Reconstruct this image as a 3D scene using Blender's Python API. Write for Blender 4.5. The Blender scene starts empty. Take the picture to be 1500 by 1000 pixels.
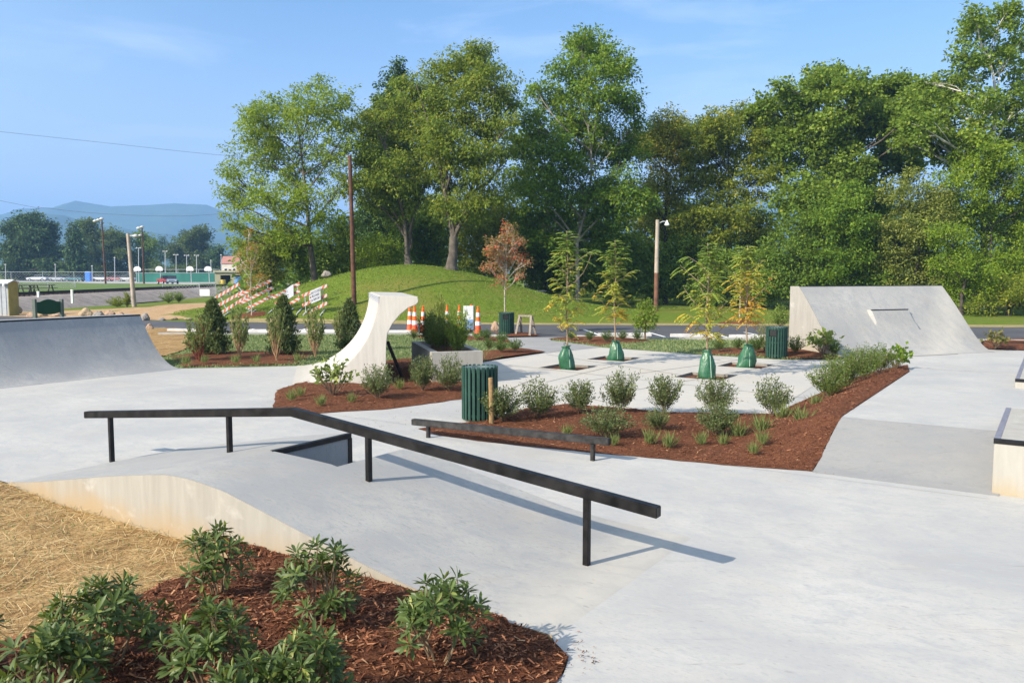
import bpy, math, random
import numpy as np
from mathutils import Vector, Matrix, noise
from mathutils.geometry import delaunay_2d_cdt

random.seed(7)
rng = np.random.default_rng(11)
R = math.radians
scene = bpy.context.scene
col = scene.collection

# ------------------------------------------------------------------ camera
F, H = 1210.0, 2.4                       # focal length in photo pixels (1500 wide), eye height
PITCH = math.atan(100 / F)
CP, SP = math.cos(PITCH), math.sin(PITCH)

def ray(px, py):
    a = (px - 750) / F; b = (py - 500) / F
    return a, CP - b * SP, -SP - b * CP

def G(px, py, z=0.0):
    "where the sight line of a photo pixel meets the level z"
    r = ray(px, py); t = (z - H) / r[2]
    return Vector((r[0] * t, r[1] * t, z))

def D(px, py, d):
    "point at distance d (along y) on the sight line of a photo pixel"
    r = ray(px, py); t = d / r[1]
    return Vector((r[0] * t, d, H + r[2] * t))

cam = bpy.data.cameras.new('camera')
cam.sensor_width = 36; cam.lens = F / 1500 * 36
cam.clip_start = 0.1; cam.clip_end = 20000
co = bpy.data.objects.new('camera', cam); col.objects.link(co)
co.location = (0, 0, H); co.rotation_euler = (R(90) - PITCH, 0, 0)
scene.camera = co

# skate park axes: U along the rails (right and towards the eye), V across
ANG = R(33.4)
UX, UY = math.cos(ANG), -math.sin(ANG)
VX, VY = math.sin(ANG), math.cos(ANG)
def W(u, v, z=0.0):
    return Vector((u * UX + v * VX, u * UY + v * VY, z))
def toUV(p):
    return p[0] * UX + p[1] * UY, p[0] * VX + p[1] * VY

# ------------------------------------------------------------------ objects
def tag(o, label=None, cat=None, group=None, kind=None):
    if label: o['label'] = label
    if cat: o['category'] = cat
    if group: o['group'] = group
    if kind: o['kind'] = kind
    return o

def thing(name, label, cat, loc=(0, 0, 0), rz=0.0, group=None):
    o = bpy.data.objects.new(name, None); col.objects.link(o)
    o.empty_display_size = 0.2
    o.location = loc; o.rotation_euler = (0, 0, rz)
    return tag(o, label, cat, group)

def link(name, me, parent=None, label=None):
    o = bpy.data.objects.new(name, me); col.objects.link(o)
    if parent is not None: o.parent = parent
    if label: o['label'] = label
    return o

KIDS = {}
def copy_tree(root, loc, rz=0.0, scale=(1, 1, 1), label=None, group=None):
    c = root.copy(); col.objects.link(c)
    c.location = loc; c.rotation_euler = (0, 0, rz); c.scale = scale
    if label: c['label'] = label
    if group: c['group'] = group
    def rec(o, p):
        for ch in [x for x in o.children]:
            d = ch.copy(); col.objects.link(d); d.parent = p
            rec(ch, d)
    rec(root, c)
    return c

class MB:
    "collects shapes and links them as one mesh object"
    def __init__(s):
        s.v = []; s.f = []; s.m = []; s.t = []; s.mi = 0; s.tint = 0.5
    def add(s, vs, fs):
        n = len(s.v)
        s.v += [tuple(p) for p in vs]
        s.t += [s.tint] * len(vs)
        for f in fs:
            s.f.append(tuple(i + n for i in f)); s.m.append(s.mi)
    def box(s, c, size, rot=None, taper=1.0):
        x, y, z = size[0] / 2, size[1] / 2, size[2] / 2
        vs = [Vector((sx * x * (taper if sz > 0 else 1), sy * y * (taper if sz > 0 else 1), sz * z))
              for sz in (-1, 1) for sy in (-1, 1) for sx in (-1, 1)]
        if rot is not None: vs = [rot @ p for p in vs]
        c = Vector(c)
        s.add([p + c for p in vs], [(0, 2, 3, 1), (4, 5, 7, 6), (0, 1, 5, 4), (2, 6, 7, 3), (0, 4, 6, 2), (1, 3, 7, 5)])
    def beam(s, a, b, w, h, up=(0, 0, 1)):
        a = Vector(a); b = Vector(b); d = (b - a); L = d.length; d.normalize()
        upv = Vector(up); sd = d.cross(upv)
        if sd.length < 1e-5: sd = d.cross(Vector((1, 0, 0)))
        sd.normalize(); u = sd.cross(d)
        s.box((a + b) / 2, (L, w, h), Matrix((d, sd, u)).transposed())
    def tube(s, pts, rad, n=8, cap=True):
        pts = [Vector(p) for p in pts]
        if not hasattr(rad, '__len__'): rad = [rad] * len(pts)
        base = len(s.v); vs = []; fs = []
        ref = None
        for i, p in enumerate(pts):
            d = (pts[min(i + 1, len(pts) - 1)] - pts[max(i - 1, 0)])
            if d.length < 1e-9: d = Vector((0, 0, 1))
            d.normalize()
            if ref is None:
                ref = d.cross(Vector((0.3, 1, 0.1)));
                if ref.length < 1e-3: ref = d.cross(Vector((1, 0, 0)))
            ref = (ref - d * ref.dot(d)); ref.normalize()
            q = d.cross(ref)
            for k in range(n):
                a = 2 * math.pi * k / n
                vs.append(p + (ref * math.cos(a) + q * math.sin(a)) * rad[i])
        for i in range(len(pts) - 1):
            for k in range(n):
                k2 = (k + 1) % n
                fs.append((i * n + k, i * n + k2, (i + 1) * n + k2, (i + 1) * n + k))
        if cap:
            fs.append(tuple(range(n - 1, -1, -1)))
            fs.append(tuple((len(pts) - 1) * n + k for k in range(n)))
        s.add(vs, fs)
    def lathe(s, prof, n=20, c=(0, 0, 0), wob=None):
        vs = []; fs = []
        for i, (r, z) in enumerate(prof):
            for k in range(n):
                a = 2 * math.pi * k / n
                rr = r * (wob(a, z) if wob else 1)
                vs.append((c[0] + rr * math.cos(a), c[1] + rr * math.sin(a), c[2] + z))
        for i in range(len(prof) - 1):
            for k in range(n):
                k2 = (k + 1) % n
                fs.append((i * n + k, i * n + k2, (i + 1) * n + k2, (i + 1) * n + k))
        fs.append(tuple(range(n - 1, -1, -1)))
        fs.append(tuple((len(prof) - 1) * n + k for k in range(n)))
        s.add(vs, fs)
    def prism(s, poly, a, b):
        "poly: list of 3D points (one end), extruded from offset a to offset b"
        n = len(poly)
        a = Vector(a); b = Vector(b)
        s.add([Vector(p) + a for p in poly] + [Vector(p) + b for p in poly],
              [tuple(range(n - 1, -1, -1)), tuple(range(n, 2 * n))] +
              [(i, (i + 1) % n, n + (i + 1) % n, n + i) for i in range(n)])
    def build(s, name, mat, parent=None, smooth=False, bevel=0.0, label=None, seg=2, angle=35):
        me = bpy.data.meshes.new(name)
        me.from_pydata(s.v, [], s.f)
        for m in (mat if isinstance(mat, (list, tuple)) else [mat]): me.materials.append(m)
        me.polygons.foreach_set('material_index', s.m)
        if smooth: me.polygons.foreach_set('use_smooth', [True] * len(me.polygons))
        at = me.attributes.new('tint', 'FLOAT', 'POINT'); at.data.foreach_set('value', s.t)
        me.update()
        import bmesh
        bm = bmesh.new(); bm.from_mesh(me)
        bmesh.ops.recalc_face_normals(bm, faces=bm.faces)
        if bevel:
            ed = [e for e in bm.edges if len(e.link_faces) == 2 and e.calc_face_angle(0) > R(angle)]
            bmesh.ops.bevel(bm, geom=ed, offset=bevel, segments=seg, affect='EDGES', clamp_overlap=True)
        bm.to_mesh(me); bm.free()
        if smooth: me.set_sharp_from_angle(angle=R(smooth if smooth is not True else 50))
        return link(name, me, parent, label)

def np_mesh(name, V, Fc, mat, tint=None, parent=None, smooth=False, label=None):
    "V (n,3), Fc (m,k) numpy arrays -> mesh object"
    me = bpy.data.meshes.new(name)
    n, (m, k) = len(V), Fc.shape
    me.vertices.add(n); me.vertices.foreach_set('co', np.ascontiguousarray(V, dtype=np.float32).ravel())
    me.loops.add(m * k); me.loops.foreach_set('vertex_index', np.ascontiguousarray(Fc, dtype=np.int32).ravel())
    me.polygons.add(m)
    me.polygons.foreach_set('loop_start', np.arange(0, m * k, k, dtype=np.int32))
    if smooth: me.polygons.foreach_set('use_smooth', np.ones(m, dtype=bool))
    if tint is not None:
        at = me.attributes.new('tint', 'FLOAT', 'POINT'); at.data.foreach_set('value', np.ascontiguousarray(tint, dtype=np.float32))
    me.materials.append(mat)
    me.update(calc_edges=True); me.validate()
    return link(name, me, parent, label)

# ------------------------------------------------------------------ materials
class Mat:
    def __init__(s, name, rough=0.8, spec=0.3):
        s.m = bpy.data.materials.new(name); s.m.use_nodes = True
        s.nt = s.m.node_tree; s.n = s.nt.nodes; s.l = s.nt.links
        s.b = s.n['Principled BSDF']; s.out = s.n['Material Output']
        s.b.inputs['Roughness'].default_value = rough
        s.b.inputs['Specular IOR Level'].default_value = spec
        s._pos = None
    def pos(s):
        if s._pos is None:
            s._pos = s.n.new('ShaderNodeNewGeometry').outputs['Position']
        return s._pos
    def obj(s):
        return s.n.new('ShaderNodeTexCoord').outputs['Object']
    def mapping(s, vec, rot=(0, 0, 0), scale=(1, 1, 1), loc=(0, 0, 0)):
        q = s.n.new('ShaderNodeMapping'); s.l.new(vec, q.inputs['Vector'])
        q.inputs['Rotation'].default_value = rot; q.inputs['Scale'].default_value = scale; q.inputs['Location'].default_value = loc
        return q.outputs['Vector']
    def noise(s, scale, detail=4, rough=0.55, vec=None, dist=0.0):
        q = s.n.new('ShaderNodeTexNoise'); s.l.new(vec if vec is not None else s.pos(), q.inputs['Vector'])
        q.inputs['Scale'].default_value = scale; q.inputs['Detail'].default_value = detail
        q.inputs['Roughness'].default_value = rough; q.inputs['Distortion'].default_value = dist
        return q.outputs['Fac']
    def ramp(s, fac, stops, mode='LINEAR'):
        q = s.n.new('ShaderNodeValToRGB'); s.l.new(fac, q.inputs['Fac'])
        cr = q.color_ramp; cr.interpolation = mode
        while len(cr.elements) < len(stops): cr.elements.new(0.5)
        for e, (p, c) in zip(cr.elements, stops):
            e.position = p; e.color = (c, c, c, 1) if not hasattr(c, '__len__') else (*c, 1)
        return q.outputs['Color']
    def mix(s, fac, a, b, mode='MIX'):
        q = s.n.new('ShaderNodeMix'); q.data_type = 'RGBA'; q.blend_type = mode
        for sock, val in ((q.inputs[0], fac), (q.inputs[6], a), (q.inputs[7], b)):
            if hasattr(val, 'default_value'): s.l.new(val, sock)
            elif hasattr(val, '__len__'): sock.default_value = (*val, 1)
            else: sock.default_value = val
        return q.outputs[2]
    def math(s, op, a, b=0.0, c=0.0, clamp=False):
        q = s.n.new('ShaderNodeMath'); q.operation = op; q.use_clamp = clamp
        for sock, val in zip(q.inputs, (a, b, c)):
            if hasattr(val, 'default_value'): s.l.new(val, sock)
            else: sock.default_value = val
        return q.outputs[0]
    def sep(s, vec):
        q = s.n.new('ShaderNodeSeparateXYZ'); s.l.new(vec, q.inputs[0]); return q.outputs
    def tint(s):
        q = s.n.new('ShaderNodeAttribute'); q.attribute_name = 'tint'; return q.outputs['Fac']
    def color(s, c):
        if hasattr(c, 'default_value'): s.l.new(c, s.b.inputs['Base Color'])
        else: s.b.inputs['Base Color'].default_value = (*c, 1)
        return s
    def rough(s, r):
        s.l.new(r, s.b.inputs['Roughness']); return s
    def bump(s, h, strength=0.3, dist=0.01):
        q = s.n.new('ShaderNodeBump'); s.l.new(h, q.inputs['Height'])
        q.inputs['Strength'].default_value = strength; q.inputs['Distance'].default_value = dist
        s.l.new(q.outputs['Normal'], s.b.inputs['Normal']); return s
    def translucent(s, colr, fac=0.3):
        t = s.n.new('ShaderNodeBsdfTranslucent')
        if hasattr(colr, 'default_value'): s.l.new(colr, t.inputs['Color'])
        else: t.inputs['Color'].default_value = (*colr, 1)
        x = s.n.new('ShaderNodeMixShader'); x.inputs[0].default_value = fac
        s.l.new(s.b.outputs[0], x.inputs[1]); s.l.new(t.outputs[0], x.inputs[2])
        s.l.new(x.outputs[0], s.out.inputs['Surface']); return s

def plain(name, c, rough=0.6, spec=0.3, var=0.12, scale=6, metal=0.0, bump=0.0):
    "one colour with a little wear"
    a = Mat(name, rough, spec)
    v = a.obj()
    n = a.noise(scale, 5, 0.6, v)
    dark = tuple(x * (1 - var * 1.5) for x in c); light = tuple(min(1, x * (1 + var)) for x in c)
    a.color(a.ramp(n, [(0.3, dark), (0.7, light)]))
    a.b.inputs['Metallic'].default_value = metal
    if bump: a.bump(a.noise(scale * 8, 4, 0.6, v), bump, 0.01)
    return a.m

def leafmat(name, c0, c1, c2=None, transl=0.3, rough=0.6, spec=0.18):
    "leaf colours vary from leaf to leaf with the tint attribute"
    a = Mat(name, rough, spec)
    st = [(0.0, c0), (0.8, c1)] + ([(1.0, c2)] if c2 else [(1.0, tuple(x * 1.15 for x in c1))])
    c = a.ramp(a.tint(), st)
    a.color(c)
    t = a.mix(0.5, c, (0.35, 0.42, 0.05))
    a.translucent(t, transl)
    return a.m

def concrete(name, base, contrast=0.12, joints=False, streak=True, warm=0.0, dust=False):
    a = Mat(name, 0.75, 0.25)
    p = a.pos()
    r = a.mapping(p, rot=(0, 0, ANG))
    big = a.noise(0.55, 6, 0.62, p, 0.6)
    st = a.mapping(r, scale=(1.0, 2.6, 1.0))
    sw = a.noise(2.2, 8, 0.68, st, 1.6)
    fine = a.noise(38, 4, 0.6, p)
    lo = tuple(x * (1 - contrast * 1.3) for x in (base[0] * .98, base[1], base[2] * 1.06))
    hi = tuple(x * (1 + contrast) for x in base)
    c = a.ramp(big, [(0.3, lo), (0.55, base), (0.75, hi)])
    if streak:
        k_ = contrast / 0.1
        mid = a.noise(3.1, 10, 0.74, a.mapping(r, scale=(1, 1.5, 1), loc=(2, 5, 0)), 0.8)
        fst_ = a.noise(17, 9, 0.74, a.mapping(r, scale=(1, 2.8, 1), rot=(0, 0, 0.25)), 0.6)
        c = a.mix(a.ramp(mid, [(0.47, 0.0), (0.6, 0.38 * k_), (0.75, 0.7 * k_)]), c, tuple(x * y for x, y in zip(base, (0.80, 0.83, 0.89))))
        c = a.mix(a.ramp(fst_, [(0.53, 0.0), (0.62, 0.5 * k_), (0.75, 0.85 * k_)]), c, tuple(x * y for x, y in zip(base, (0.74, 0.77, 0.82))))
        lt_ = a.noise(5.2, 9, 0.72, a.mapping(r, scale=(1, 2.2, 1), loc=(9, 2, 0)), 0.7)
        c = a.mix(a.ramp(lt_, [(0.55, 0.0), (0.7, 0.5)]), c, tuple(x * y for x, y in zip(base, (1.08, 1.075, 1.06))))
    c = a.mix(a.ramp(fine, [(0.3, 0.22), (0.6, 0.0)]), c, tuple(x * 0.8 for x in base))
    if warm:
        w = a.noise(0.9, 5, 0.6, a.mapping(p, loc=(7, 3, 0)))
        c = a.mix(a.ramp(w, [(0.55, 0.0), (0.75, warm)]), c, (base[0] * 1.04, base[1] * 0.90, base[2] * 0.74))
    if dust:    # pale clay dust settled along the foot of the ramp
        sx = a.sep(r); u_ = a.math('ADD', sx[0], a.math('MULTIPLY', a.math('SUBTRACT', a.noise(1.7, 6, 0.65), 0.5), 1.3))
        d1 = a.math('SUBTRACT', 1.0, a.math('ABSOLUTE', a.math('MULTIPLY', a.math('ADD', u_, 2.85), 1.6)), clamp=True)
        c = a.mix(a.math('MULTIPLY', d1, 0.75), c, (0.43, 0.40, 0.345))
    # trowel swirls: faint dark arcs where the float turned
    wv = a.n.new('ShaderNodeTexWave'); wv.wave_type = 'RINGS'; a.l.new(a.mapping(r, loc=(1.3, 0.4, 0), scale=(0.55, 0.8, 1)), wv.inputs['Vector'])
    wv.inputs['Scale'].default_value = 1.1; wv.inputs['Distortion'].default_value = 9; wv.inputs['Detail'].default_value = 5; wv.inputs['Detail Scale'].default_value = 1.6; wv.inputs['Detail Roughness'].default_value = 0.65
    c = a.mix(a.ramp(wv.outputs['Fac'], [(0.78, 0.0), (0.97, 0.2)]), c, tuple(x * y for x, y in zip(base, (0.78, 0.82, 0.9))))
    # hairline scuffs left by wheels
    hs = a.noise(2.6, 2, 0.4, a.mapping(p, rot=(0, 0, 0.5), scale=(0.35, 9, 1)), 0.6)
    c = a.mix(a.ramp(hs, [(0.70, 0.0), (0.715, 0.55), (0.73, 0.0)]), c, tuple(x * 0.55 for x in base))
    # small dark specks and scuffs
    sp = a.noise(9, 3, 0.5, a.mapping(r, scale=(1, 3.5, 1), loc=(3, 1, 0)))
    c = a.mix(a.ramp(sp, [(0.66, 0.0), (0.71, 0.5)]), c, tuple(x * 0.6 for x in base))
    a.color(c)
    a.bump(a.math('ADD', fine, sw), 0.12, 0.006)
    return a.m

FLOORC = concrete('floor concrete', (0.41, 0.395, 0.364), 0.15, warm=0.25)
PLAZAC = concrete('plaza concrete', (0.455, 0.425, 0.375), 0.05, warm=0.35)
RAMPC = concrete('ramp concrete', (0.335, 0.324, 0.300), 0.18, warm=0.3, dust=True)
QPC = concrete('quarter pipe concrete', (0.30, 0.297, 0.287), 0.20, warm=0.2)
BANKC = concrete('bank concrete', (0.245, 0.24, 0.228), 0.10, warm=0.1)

def wallmat(name, base, stain, z0, z1):
    "formed concrete with rising clay stain and vertical weather streaks"
    a = Mat(name, 0.8, 0.2)
    p = a.pos(); z = a.sep(p)[2]
    n = a.noise(1.6, 6, 0.6, p)
    v = a.noise(5, 6, 0.65, a.mapping(p, scale=(1.6, 1.6, 0.22)))
    c = a.ramp(v, [(0.3, tuple(x * 0.84 for x in base)), (0.6, base), (0.8, tuple(min(1, x * 1.12) for x in base))])
    h = a.math('ADD', z, a.math('MULTIPLY', a.math('SUBTRACT', n, 0.5), 0.55))
    mr = a.n.new('ShaderNodeMapRange'); a.l.new(h, mr.inputs[0])
    mr.inputs[1].default_value = z1; mr.inputs[2].default_value = z0; mr.inputs[3].default_value = 0; mr.inputs[4].default_value = 0.85
    mr.interpolation_type = 'SMOOTHSTEP'
    c = a.mix(mr.outputs[0], c, stain)
    bl = a.noise(2.3, 4, 0.6, a.mapping(p, loc=(4, 9, 2), scale=(1, 1, 1.5)))
    c = a.mix(a.ramp(bl, [(0.62, 0.0), (0.72, 0.45)]), c, (0.44, 0.42, 0.38))
    a.color(c); a.bump(a.noise(45, 4, 0.6), 0.15, 0.005)
    return a.m
WAVEC = wallmat('wave formed concrete', (0.435, 0.412, 0.375), (0.38, 0.33, 0.25), -0.35, 0.2)
WALLC = wallmat('stained formed concrete', (0.315, 0.297, 0.26), (0.335, 0.24, 0.13), -0.12, 0.29)
WALLR = wallmat('formed concrete pale', (0.325, 0.305, 0.275), (0.34, 0.28, 0.20), -0.1, 0.5)
LEDGEC = wallmat('ledge concrete', (0.36, 0.34, 0.30), (0.34, 0.27, 0.17), -0.06, 0.22)

BLACK = plain('black painted steel', (0.012, 0.011, 0.011), 0.45, 0.25, 0.65, 7)
WORN = plain('worn black steel', (0.035, 0.033, 0.032), 0.5, 0.25, 0.5, 10)
STEEL = plain('dark coping steel', (0.03, 0.03, 0.033), 0.45, 0.5, 0.3, 12)
PURPLE = plain('galvanised edge steel', (0.20, 0.19, 0.23), 0.4, 0.5, 0.2, 12)
WOOD = plain('treated wood', (0.29, 0.185, 0.085), 0.8, 0.2, 0.25, 20)
GREYWOOD = plain('weathered wood', (0.27, 0.23, 0.19), 0.85, 0.2, 0.3, 20)
WHITE = plain('white paint', (0.78, 0.77, 0.74), 0.6, 0.3, 0.06, 8)
WHITEOLD = plain('old white paint', (0.52, 0.50, 0.47), 0.7, 0.3, 0.15, 5)
GALV = plain('galvanised steel', (0.42, 0.43, 0.44), 0.45, 0.5, 0.12, 4)
CANGREEN = plain('dark green slats', (0.022, 0.062, 0.045), 0.5, 0.25, 0.15, 9)
CANDARK = plain('black liner', (0.012, 0.014, 0.014), 0.6, 0.3, 0.2, 6)
ORANGE = plain('orange plastic', (0.80, 0.13, 0.015), 0.5, 0.35, 0.1, 9)
REDORANGE = plain('faded orange plastic', (0.72, 0.10, 0.035), 0.5, 0.35, 0.1, 9)
REFL = plain('reflective white', (0.74, 0.74, 0.76), 0.4, 0.4, 0.05, 9)
RUBBER = plain('black rubber', (0.02, 0.02, 0.02), 0.7, 0.3, 0.2, 9)
GLASS = plain('dark car glass', (0.015, 0.02, 0.025), 0.1, 0.6, 0.1, 3)

def asphalt():
    a = Mat('asphalt', 0.85, 0.25)
    c = a.ramp(a.noise(0.35, 5, 0.6), [(0.3, (0.070, 0.070, 0.077)), (0.7, (0.105, 0.103, 0.108))])
    c = a.mix(a.ramp(a.noise(70, 2, 0.5), [(0.35, 0.5), (0.65, 0.0)]), c, (0.045, 0.045, 0.05))
    a.color(c); a.bump(a.noise(90, 2), 0.3, 0.01); return a.m
ASPH = asphalt()
def pathmat():
    a = Mat('grey path', 0.85, 0.2)
    c = a.ramp(a.noise(0.8, 6, 0.6), [(0.3, (0.24, 0.235, 0.23)), (0.7, (0.31, 0.305, 0.295))])
    a.color(a.mix(a.ramp(a.noise(60, 2), [(0.35, 0.3), (0.6, 0)]), c, (0.16, 0.16, 0.16))); return a.m
PATHM = pathmat()

def grassground(name, cs, dry, dryamt):
    a = Mat(name, 0.9, 0.1)
    p = a.pos()
    n1 = a.noise(0.22, 6, 0.65, p, 0.4); n2 = a.noise(3.2, 6, 0.7, p); n3 = a.noise(28, 3, 0.6, p)
    c = a.ramp(n2, [(0.3, cs[0]), (0.52, cs[1]), (0.72, cs[2])])
    c = a.mix(a.ramp(n3, [(0.3, 0.55), (0.6, 0)]), c, tuple(x * 0.45 for x in cs[0]))
    c = a.mix(a.ramp(n1, [(0.5, 0.0), (0.72, dryamt)]), c, dry)
    a.color(c); a.bump(a.math('ADD', n3, n2), 0.8, 0.06)
    return a.m
HILLG = grassground('mown grass', ((0.105, 0.16, 0.017), (0.14, 0.195, 0.023), (0.18, 0.225, 0.036)), (0.235, 0.17, 0.06), 0.7)
LAWNG = grassground('young lawn', ((0.12, 0.165, 0.065), (0.155, 0.20, 0.085), (0.195, 0.235, 0.105)), (0.25, 0.235, 0.12), 0.4)
FIELDG = grassground('ball field grass', ((0.10, 0.16, 0.04), (0.14, 0.20, 0.05), (0.18, 0.23, 0.06)), (0.22, 0.22, 0.08), 0.4)

def dirt(name, cs):
    a = Mat(name, 0.95, 0.1)
    n = a.noise(1.3, 8, 0.7); n2 = a.noise(24, 4, 0.65)
    c = a.ramp(n, [(0.3, cs[0]), (0.5, cs[1]), (0.72, cs[2])])
    c = a.mix(a.ramp(n2, [(0.35, 0.6), (0.6, 0)]), c, tuple(x * 0.55 for x in cs[0]))
    a.color(c); a.bump(n2, 0.8, 0.03); return a.m
STRAWG = dirt('straw covered soil', ((0.22, 0.125, 0.05), (0.36, 0.225, 0.095), (0.49, 0.34, 0.16)))
SOILG = dirt('bare clay soil', ((0.33, 0.20, 0.10), (0.47, 0.31, 0.17), (0.55, 0.40, 0.24)))
BALLG = dirt('railway ballast', ((0.22, 0.185, 0.165), (0.34, 0.29, 0.255), (0.46, 0.40, 0.35)))

def mulchmat(name, k=1.0):
    a = Mat(name, 0.95, 0.1)
    p = a.pos()
    n = a.noise(16, 6, 0.7, a.mapping(p, scale=(1, 2.4, 1)), 1.5); n2 = a.noise(70, 3, 0.6, p, 1.0); b = a.noise(1.2, 3, 0.5, p)
    c = a.ramp(n, [(0.28, (0.030 * k, 0.011 * k, 0.006 * k)), (0.47, (0.16 * k, 0.060 * k, 0.029 * k)), (0.62, (0.275 * k, 0.115 * k, 0.06 * k)), (0.78, (0.40 * k, 0.18 * k, 0.09 * k))])
    c = a.mix(a.ramp(n2, [(0.3, 0.8), (0.55, 0)]), c, (0.018, 0.008, 0.005))
    c = a.mix(a.ramp(b, [(0.4, 0.25), (0.6, 0)]), c, (0.06, 0.022, 0.012))
    a.color(c); a.bump(a.math('ADD', n, n2), 1.0, 0.03); return a.m
MULCH = mulchmat('bark mulch', 0.95)
MULCHF = mulchmat('lighter bark mulch', 1.2)

def chipmat(name, stops):
    a = Mat(name, 0.9, 0.1); a.color(a.ramp(a.tint(), stops)); return a.m
CHIP = chipmat('bark chips', [(0.0, (0.03, 0.012, 0.007)), (0.45, (0.15, 0.056, 0.028)), (0.8, (0.26, 0.112, 0.058)), (0.95, (0.33, 0.15, 0.075)), (1.0, (0.42, 0.25, 0.14))])
STRAW = chipmat('straw', [(0.0, (0.18, 0.16, 0.05)), (0.15, (0.28, 0.20, 0.08)), (0.5, (0.44, 0.31, 0.14)), (1.0, (0.62, 0.48, 0.26))])
BARK = plain('grey bark', (0.115, 0.097, 0.078), 0.9, 0.15, 0.35, 3, bump=0.8)
BARKD = plain('dark bark', (0.075, 0.062, 0.05), 0.9, 0.15, 0.35, 3, bump=0.8)
BARKM = plain('mid grey bark', (.24, .215, .18), .9, .15, .3, 2, bump=.5)
BARKW = plain('pale sycamore bark', (0.50, 0.47, 0.41), 0.85, 0.15, 0.3, 2, bump=0.4)
TWIG = plain('twig bark', (0.19, 0.13, 0.085), 0.9, 0.15, 0.25, 20)
TWIGP = plain('pale sapling bark', (0.42, 0.36, 0.29), 0.9, 0.15, 0.2, 12)
POLEW = plain('creosoted pole', (0.115, 0.055, 0.034), 0.85, 0.2, 0.3, 3)
POLEP = plain('pale weathered pole', (0.40, 0.33, 0.27), 0.85, 0.2, 0.2, 2)
def rockmat(name, c):
    a = Mat(name, 0.9, 0.15); v = a.obj()
    n = a.noise(2.2, 8, 0.65, v)
    a.color(a.ramp(n, [(0.3, tuple(x * 0.5 for x in c)), (0.55, c), (0.75, tuple(min(1, x * 1.3) for x in c))]))
    a.bump(a.noise(7, 6, 0.7, v), 0.7, 0.06); return a.m
ROCK = rockmat('tan rock', (0.36, 0.27, 0.17))
ROCKP = rockmat('pinkish rock', (0.38, 0.26, 0.18))
ROCKG = rockmat('grey rock', (0.28, 0.25, 0.22))

# ------------------------------------------------------------------ world, sun
SUN_H = Vector((0.82, 0.572, 0)).normalized()       # the way the shadows fall
SUN_EL = R(33.5)
w = bpy.data.worlds.new('World'); scene.world = w; w.use_nodes = True
nt = w.node_tree; bg = nt.nodes['Background']
sky = nt.nodes.new('ShaderNodeTexSky'); sky.sky_type = 'NISHITA'; sky.sun_disc = False
sky.sun_elevation = SUN_EL; sky.sun_rotation = math.atan2(-SUN_H.x, -SUN_H.y) % (2 * math.pi)
sky.altitude = 300; sky.air_density = 1.0; sky.dust_density = 0.6; sky.ozone_density = 1.6
tc = nt.nodes.new('ShaderNodeTexCoord')
mp = nt.nodes.new('ShaderNodeMapping'); mp.inputs['Scale'].default_value = (1.5, 1.5, 8.0); mp.inputs['Location'].default_value = (2.45, 0.9, 0.37)
nt.links.new(tc.outputs['Generated'], mp.inputs['Vector'])
nz = nt.nodes.new('ShaderNodeTexNoise'); nz.inputs['Scale'].default_value = 2.6; nz.inputs['Detail'].default_value = 7; nz.inputs['Roughness'].default_value = 0.58; nz.inputs['Distortion'].default_value = 0.5
nt.links.new(mp.outputs[0], nz.inputs['Vector'])
rp = nt.nodes.new('ShaderNodeValToRGB'); rp.color_ramp.elements[0].position = 0.50; rp.color_ramp.elements[1].position = 0.80
rp.color_ramp.elements[1].color = (0.38, 0.38, 0.38, 1)
nt.links.new(nz.outputs['Fac'], rp.inputs['Fac'])
mx = nt.nodes.new('ShaderNodeMix'); mx.data_type = 'RGBA'
nt.links.new(rp.outputs['Color'], mx.inputs[0]); nt.links.new(sky.outputs['Color'], mx.inputs[6]); mx.inputs[7].default_value = (8.2, 7.4, 8.0, 1)
tn = nt.nodes.new('ShaderNodeMix'); tn.data_type = 'RGBA'; tn.blend_type = 'MULTIPLY'; tn.inputs[0].default_value = 1.0; tn.inputs[7].default_value = (.72, .88, .98, 1)
sz = nt.nodes.new('ShaderNodeSeparateXYZ'); nt.links.new(tc.outputs['Generated'], sz.inputs[0])
hr = nt.nodes.new('ShaderNodeValToRGB'); nt.links.new(sz.outputs[2], hr.inputs['Fac'])
hr.color_ramp.interpolation = 'EASE'; hr.color_ramp.elements[0].color = (.62, .62, .62, 1); hr.color_ramp.elements[1].position = .32; hr.color_ramp.elements[1].color = (0, 0, 0, 1)
hz = nt.nodes.new('ShaderNodeMix'); hz.data_type = 'RGBA'; nt.links.new(hr.outputs['Color'], hz.inputs[0]); nt.links.new(mx.outputs[2], hz.inputs[6]); hz.inputs[7].default_value = (5.7, 4.6, 5.3, 1)
# wide glow round the sun, added behind the camera to lift the fill light
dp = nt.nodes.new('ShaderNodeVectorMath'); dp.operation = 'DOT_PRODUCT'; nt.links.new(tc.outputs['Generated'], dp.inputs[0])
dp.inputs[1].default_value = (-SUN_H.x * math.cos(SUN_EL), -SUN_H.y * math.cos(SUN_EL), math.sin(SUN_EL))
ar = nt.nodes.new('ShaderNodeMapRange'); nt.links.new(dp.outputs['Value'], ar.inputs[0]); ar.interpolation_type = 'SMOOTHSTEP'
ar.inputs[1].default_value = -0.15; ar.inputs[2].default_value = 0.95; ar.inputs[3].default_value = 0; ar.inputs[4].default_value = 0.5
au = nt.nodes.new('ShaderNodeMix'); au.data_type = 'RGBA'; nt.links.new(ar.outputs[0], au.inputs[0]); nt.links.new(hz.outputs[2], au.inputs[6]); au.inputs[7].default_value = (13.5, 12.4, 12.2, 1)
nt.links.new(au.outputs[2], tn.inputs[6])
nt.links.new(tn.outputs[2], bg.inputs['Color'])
bg.inputs['Strength'].default_value = 0.113

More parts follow.
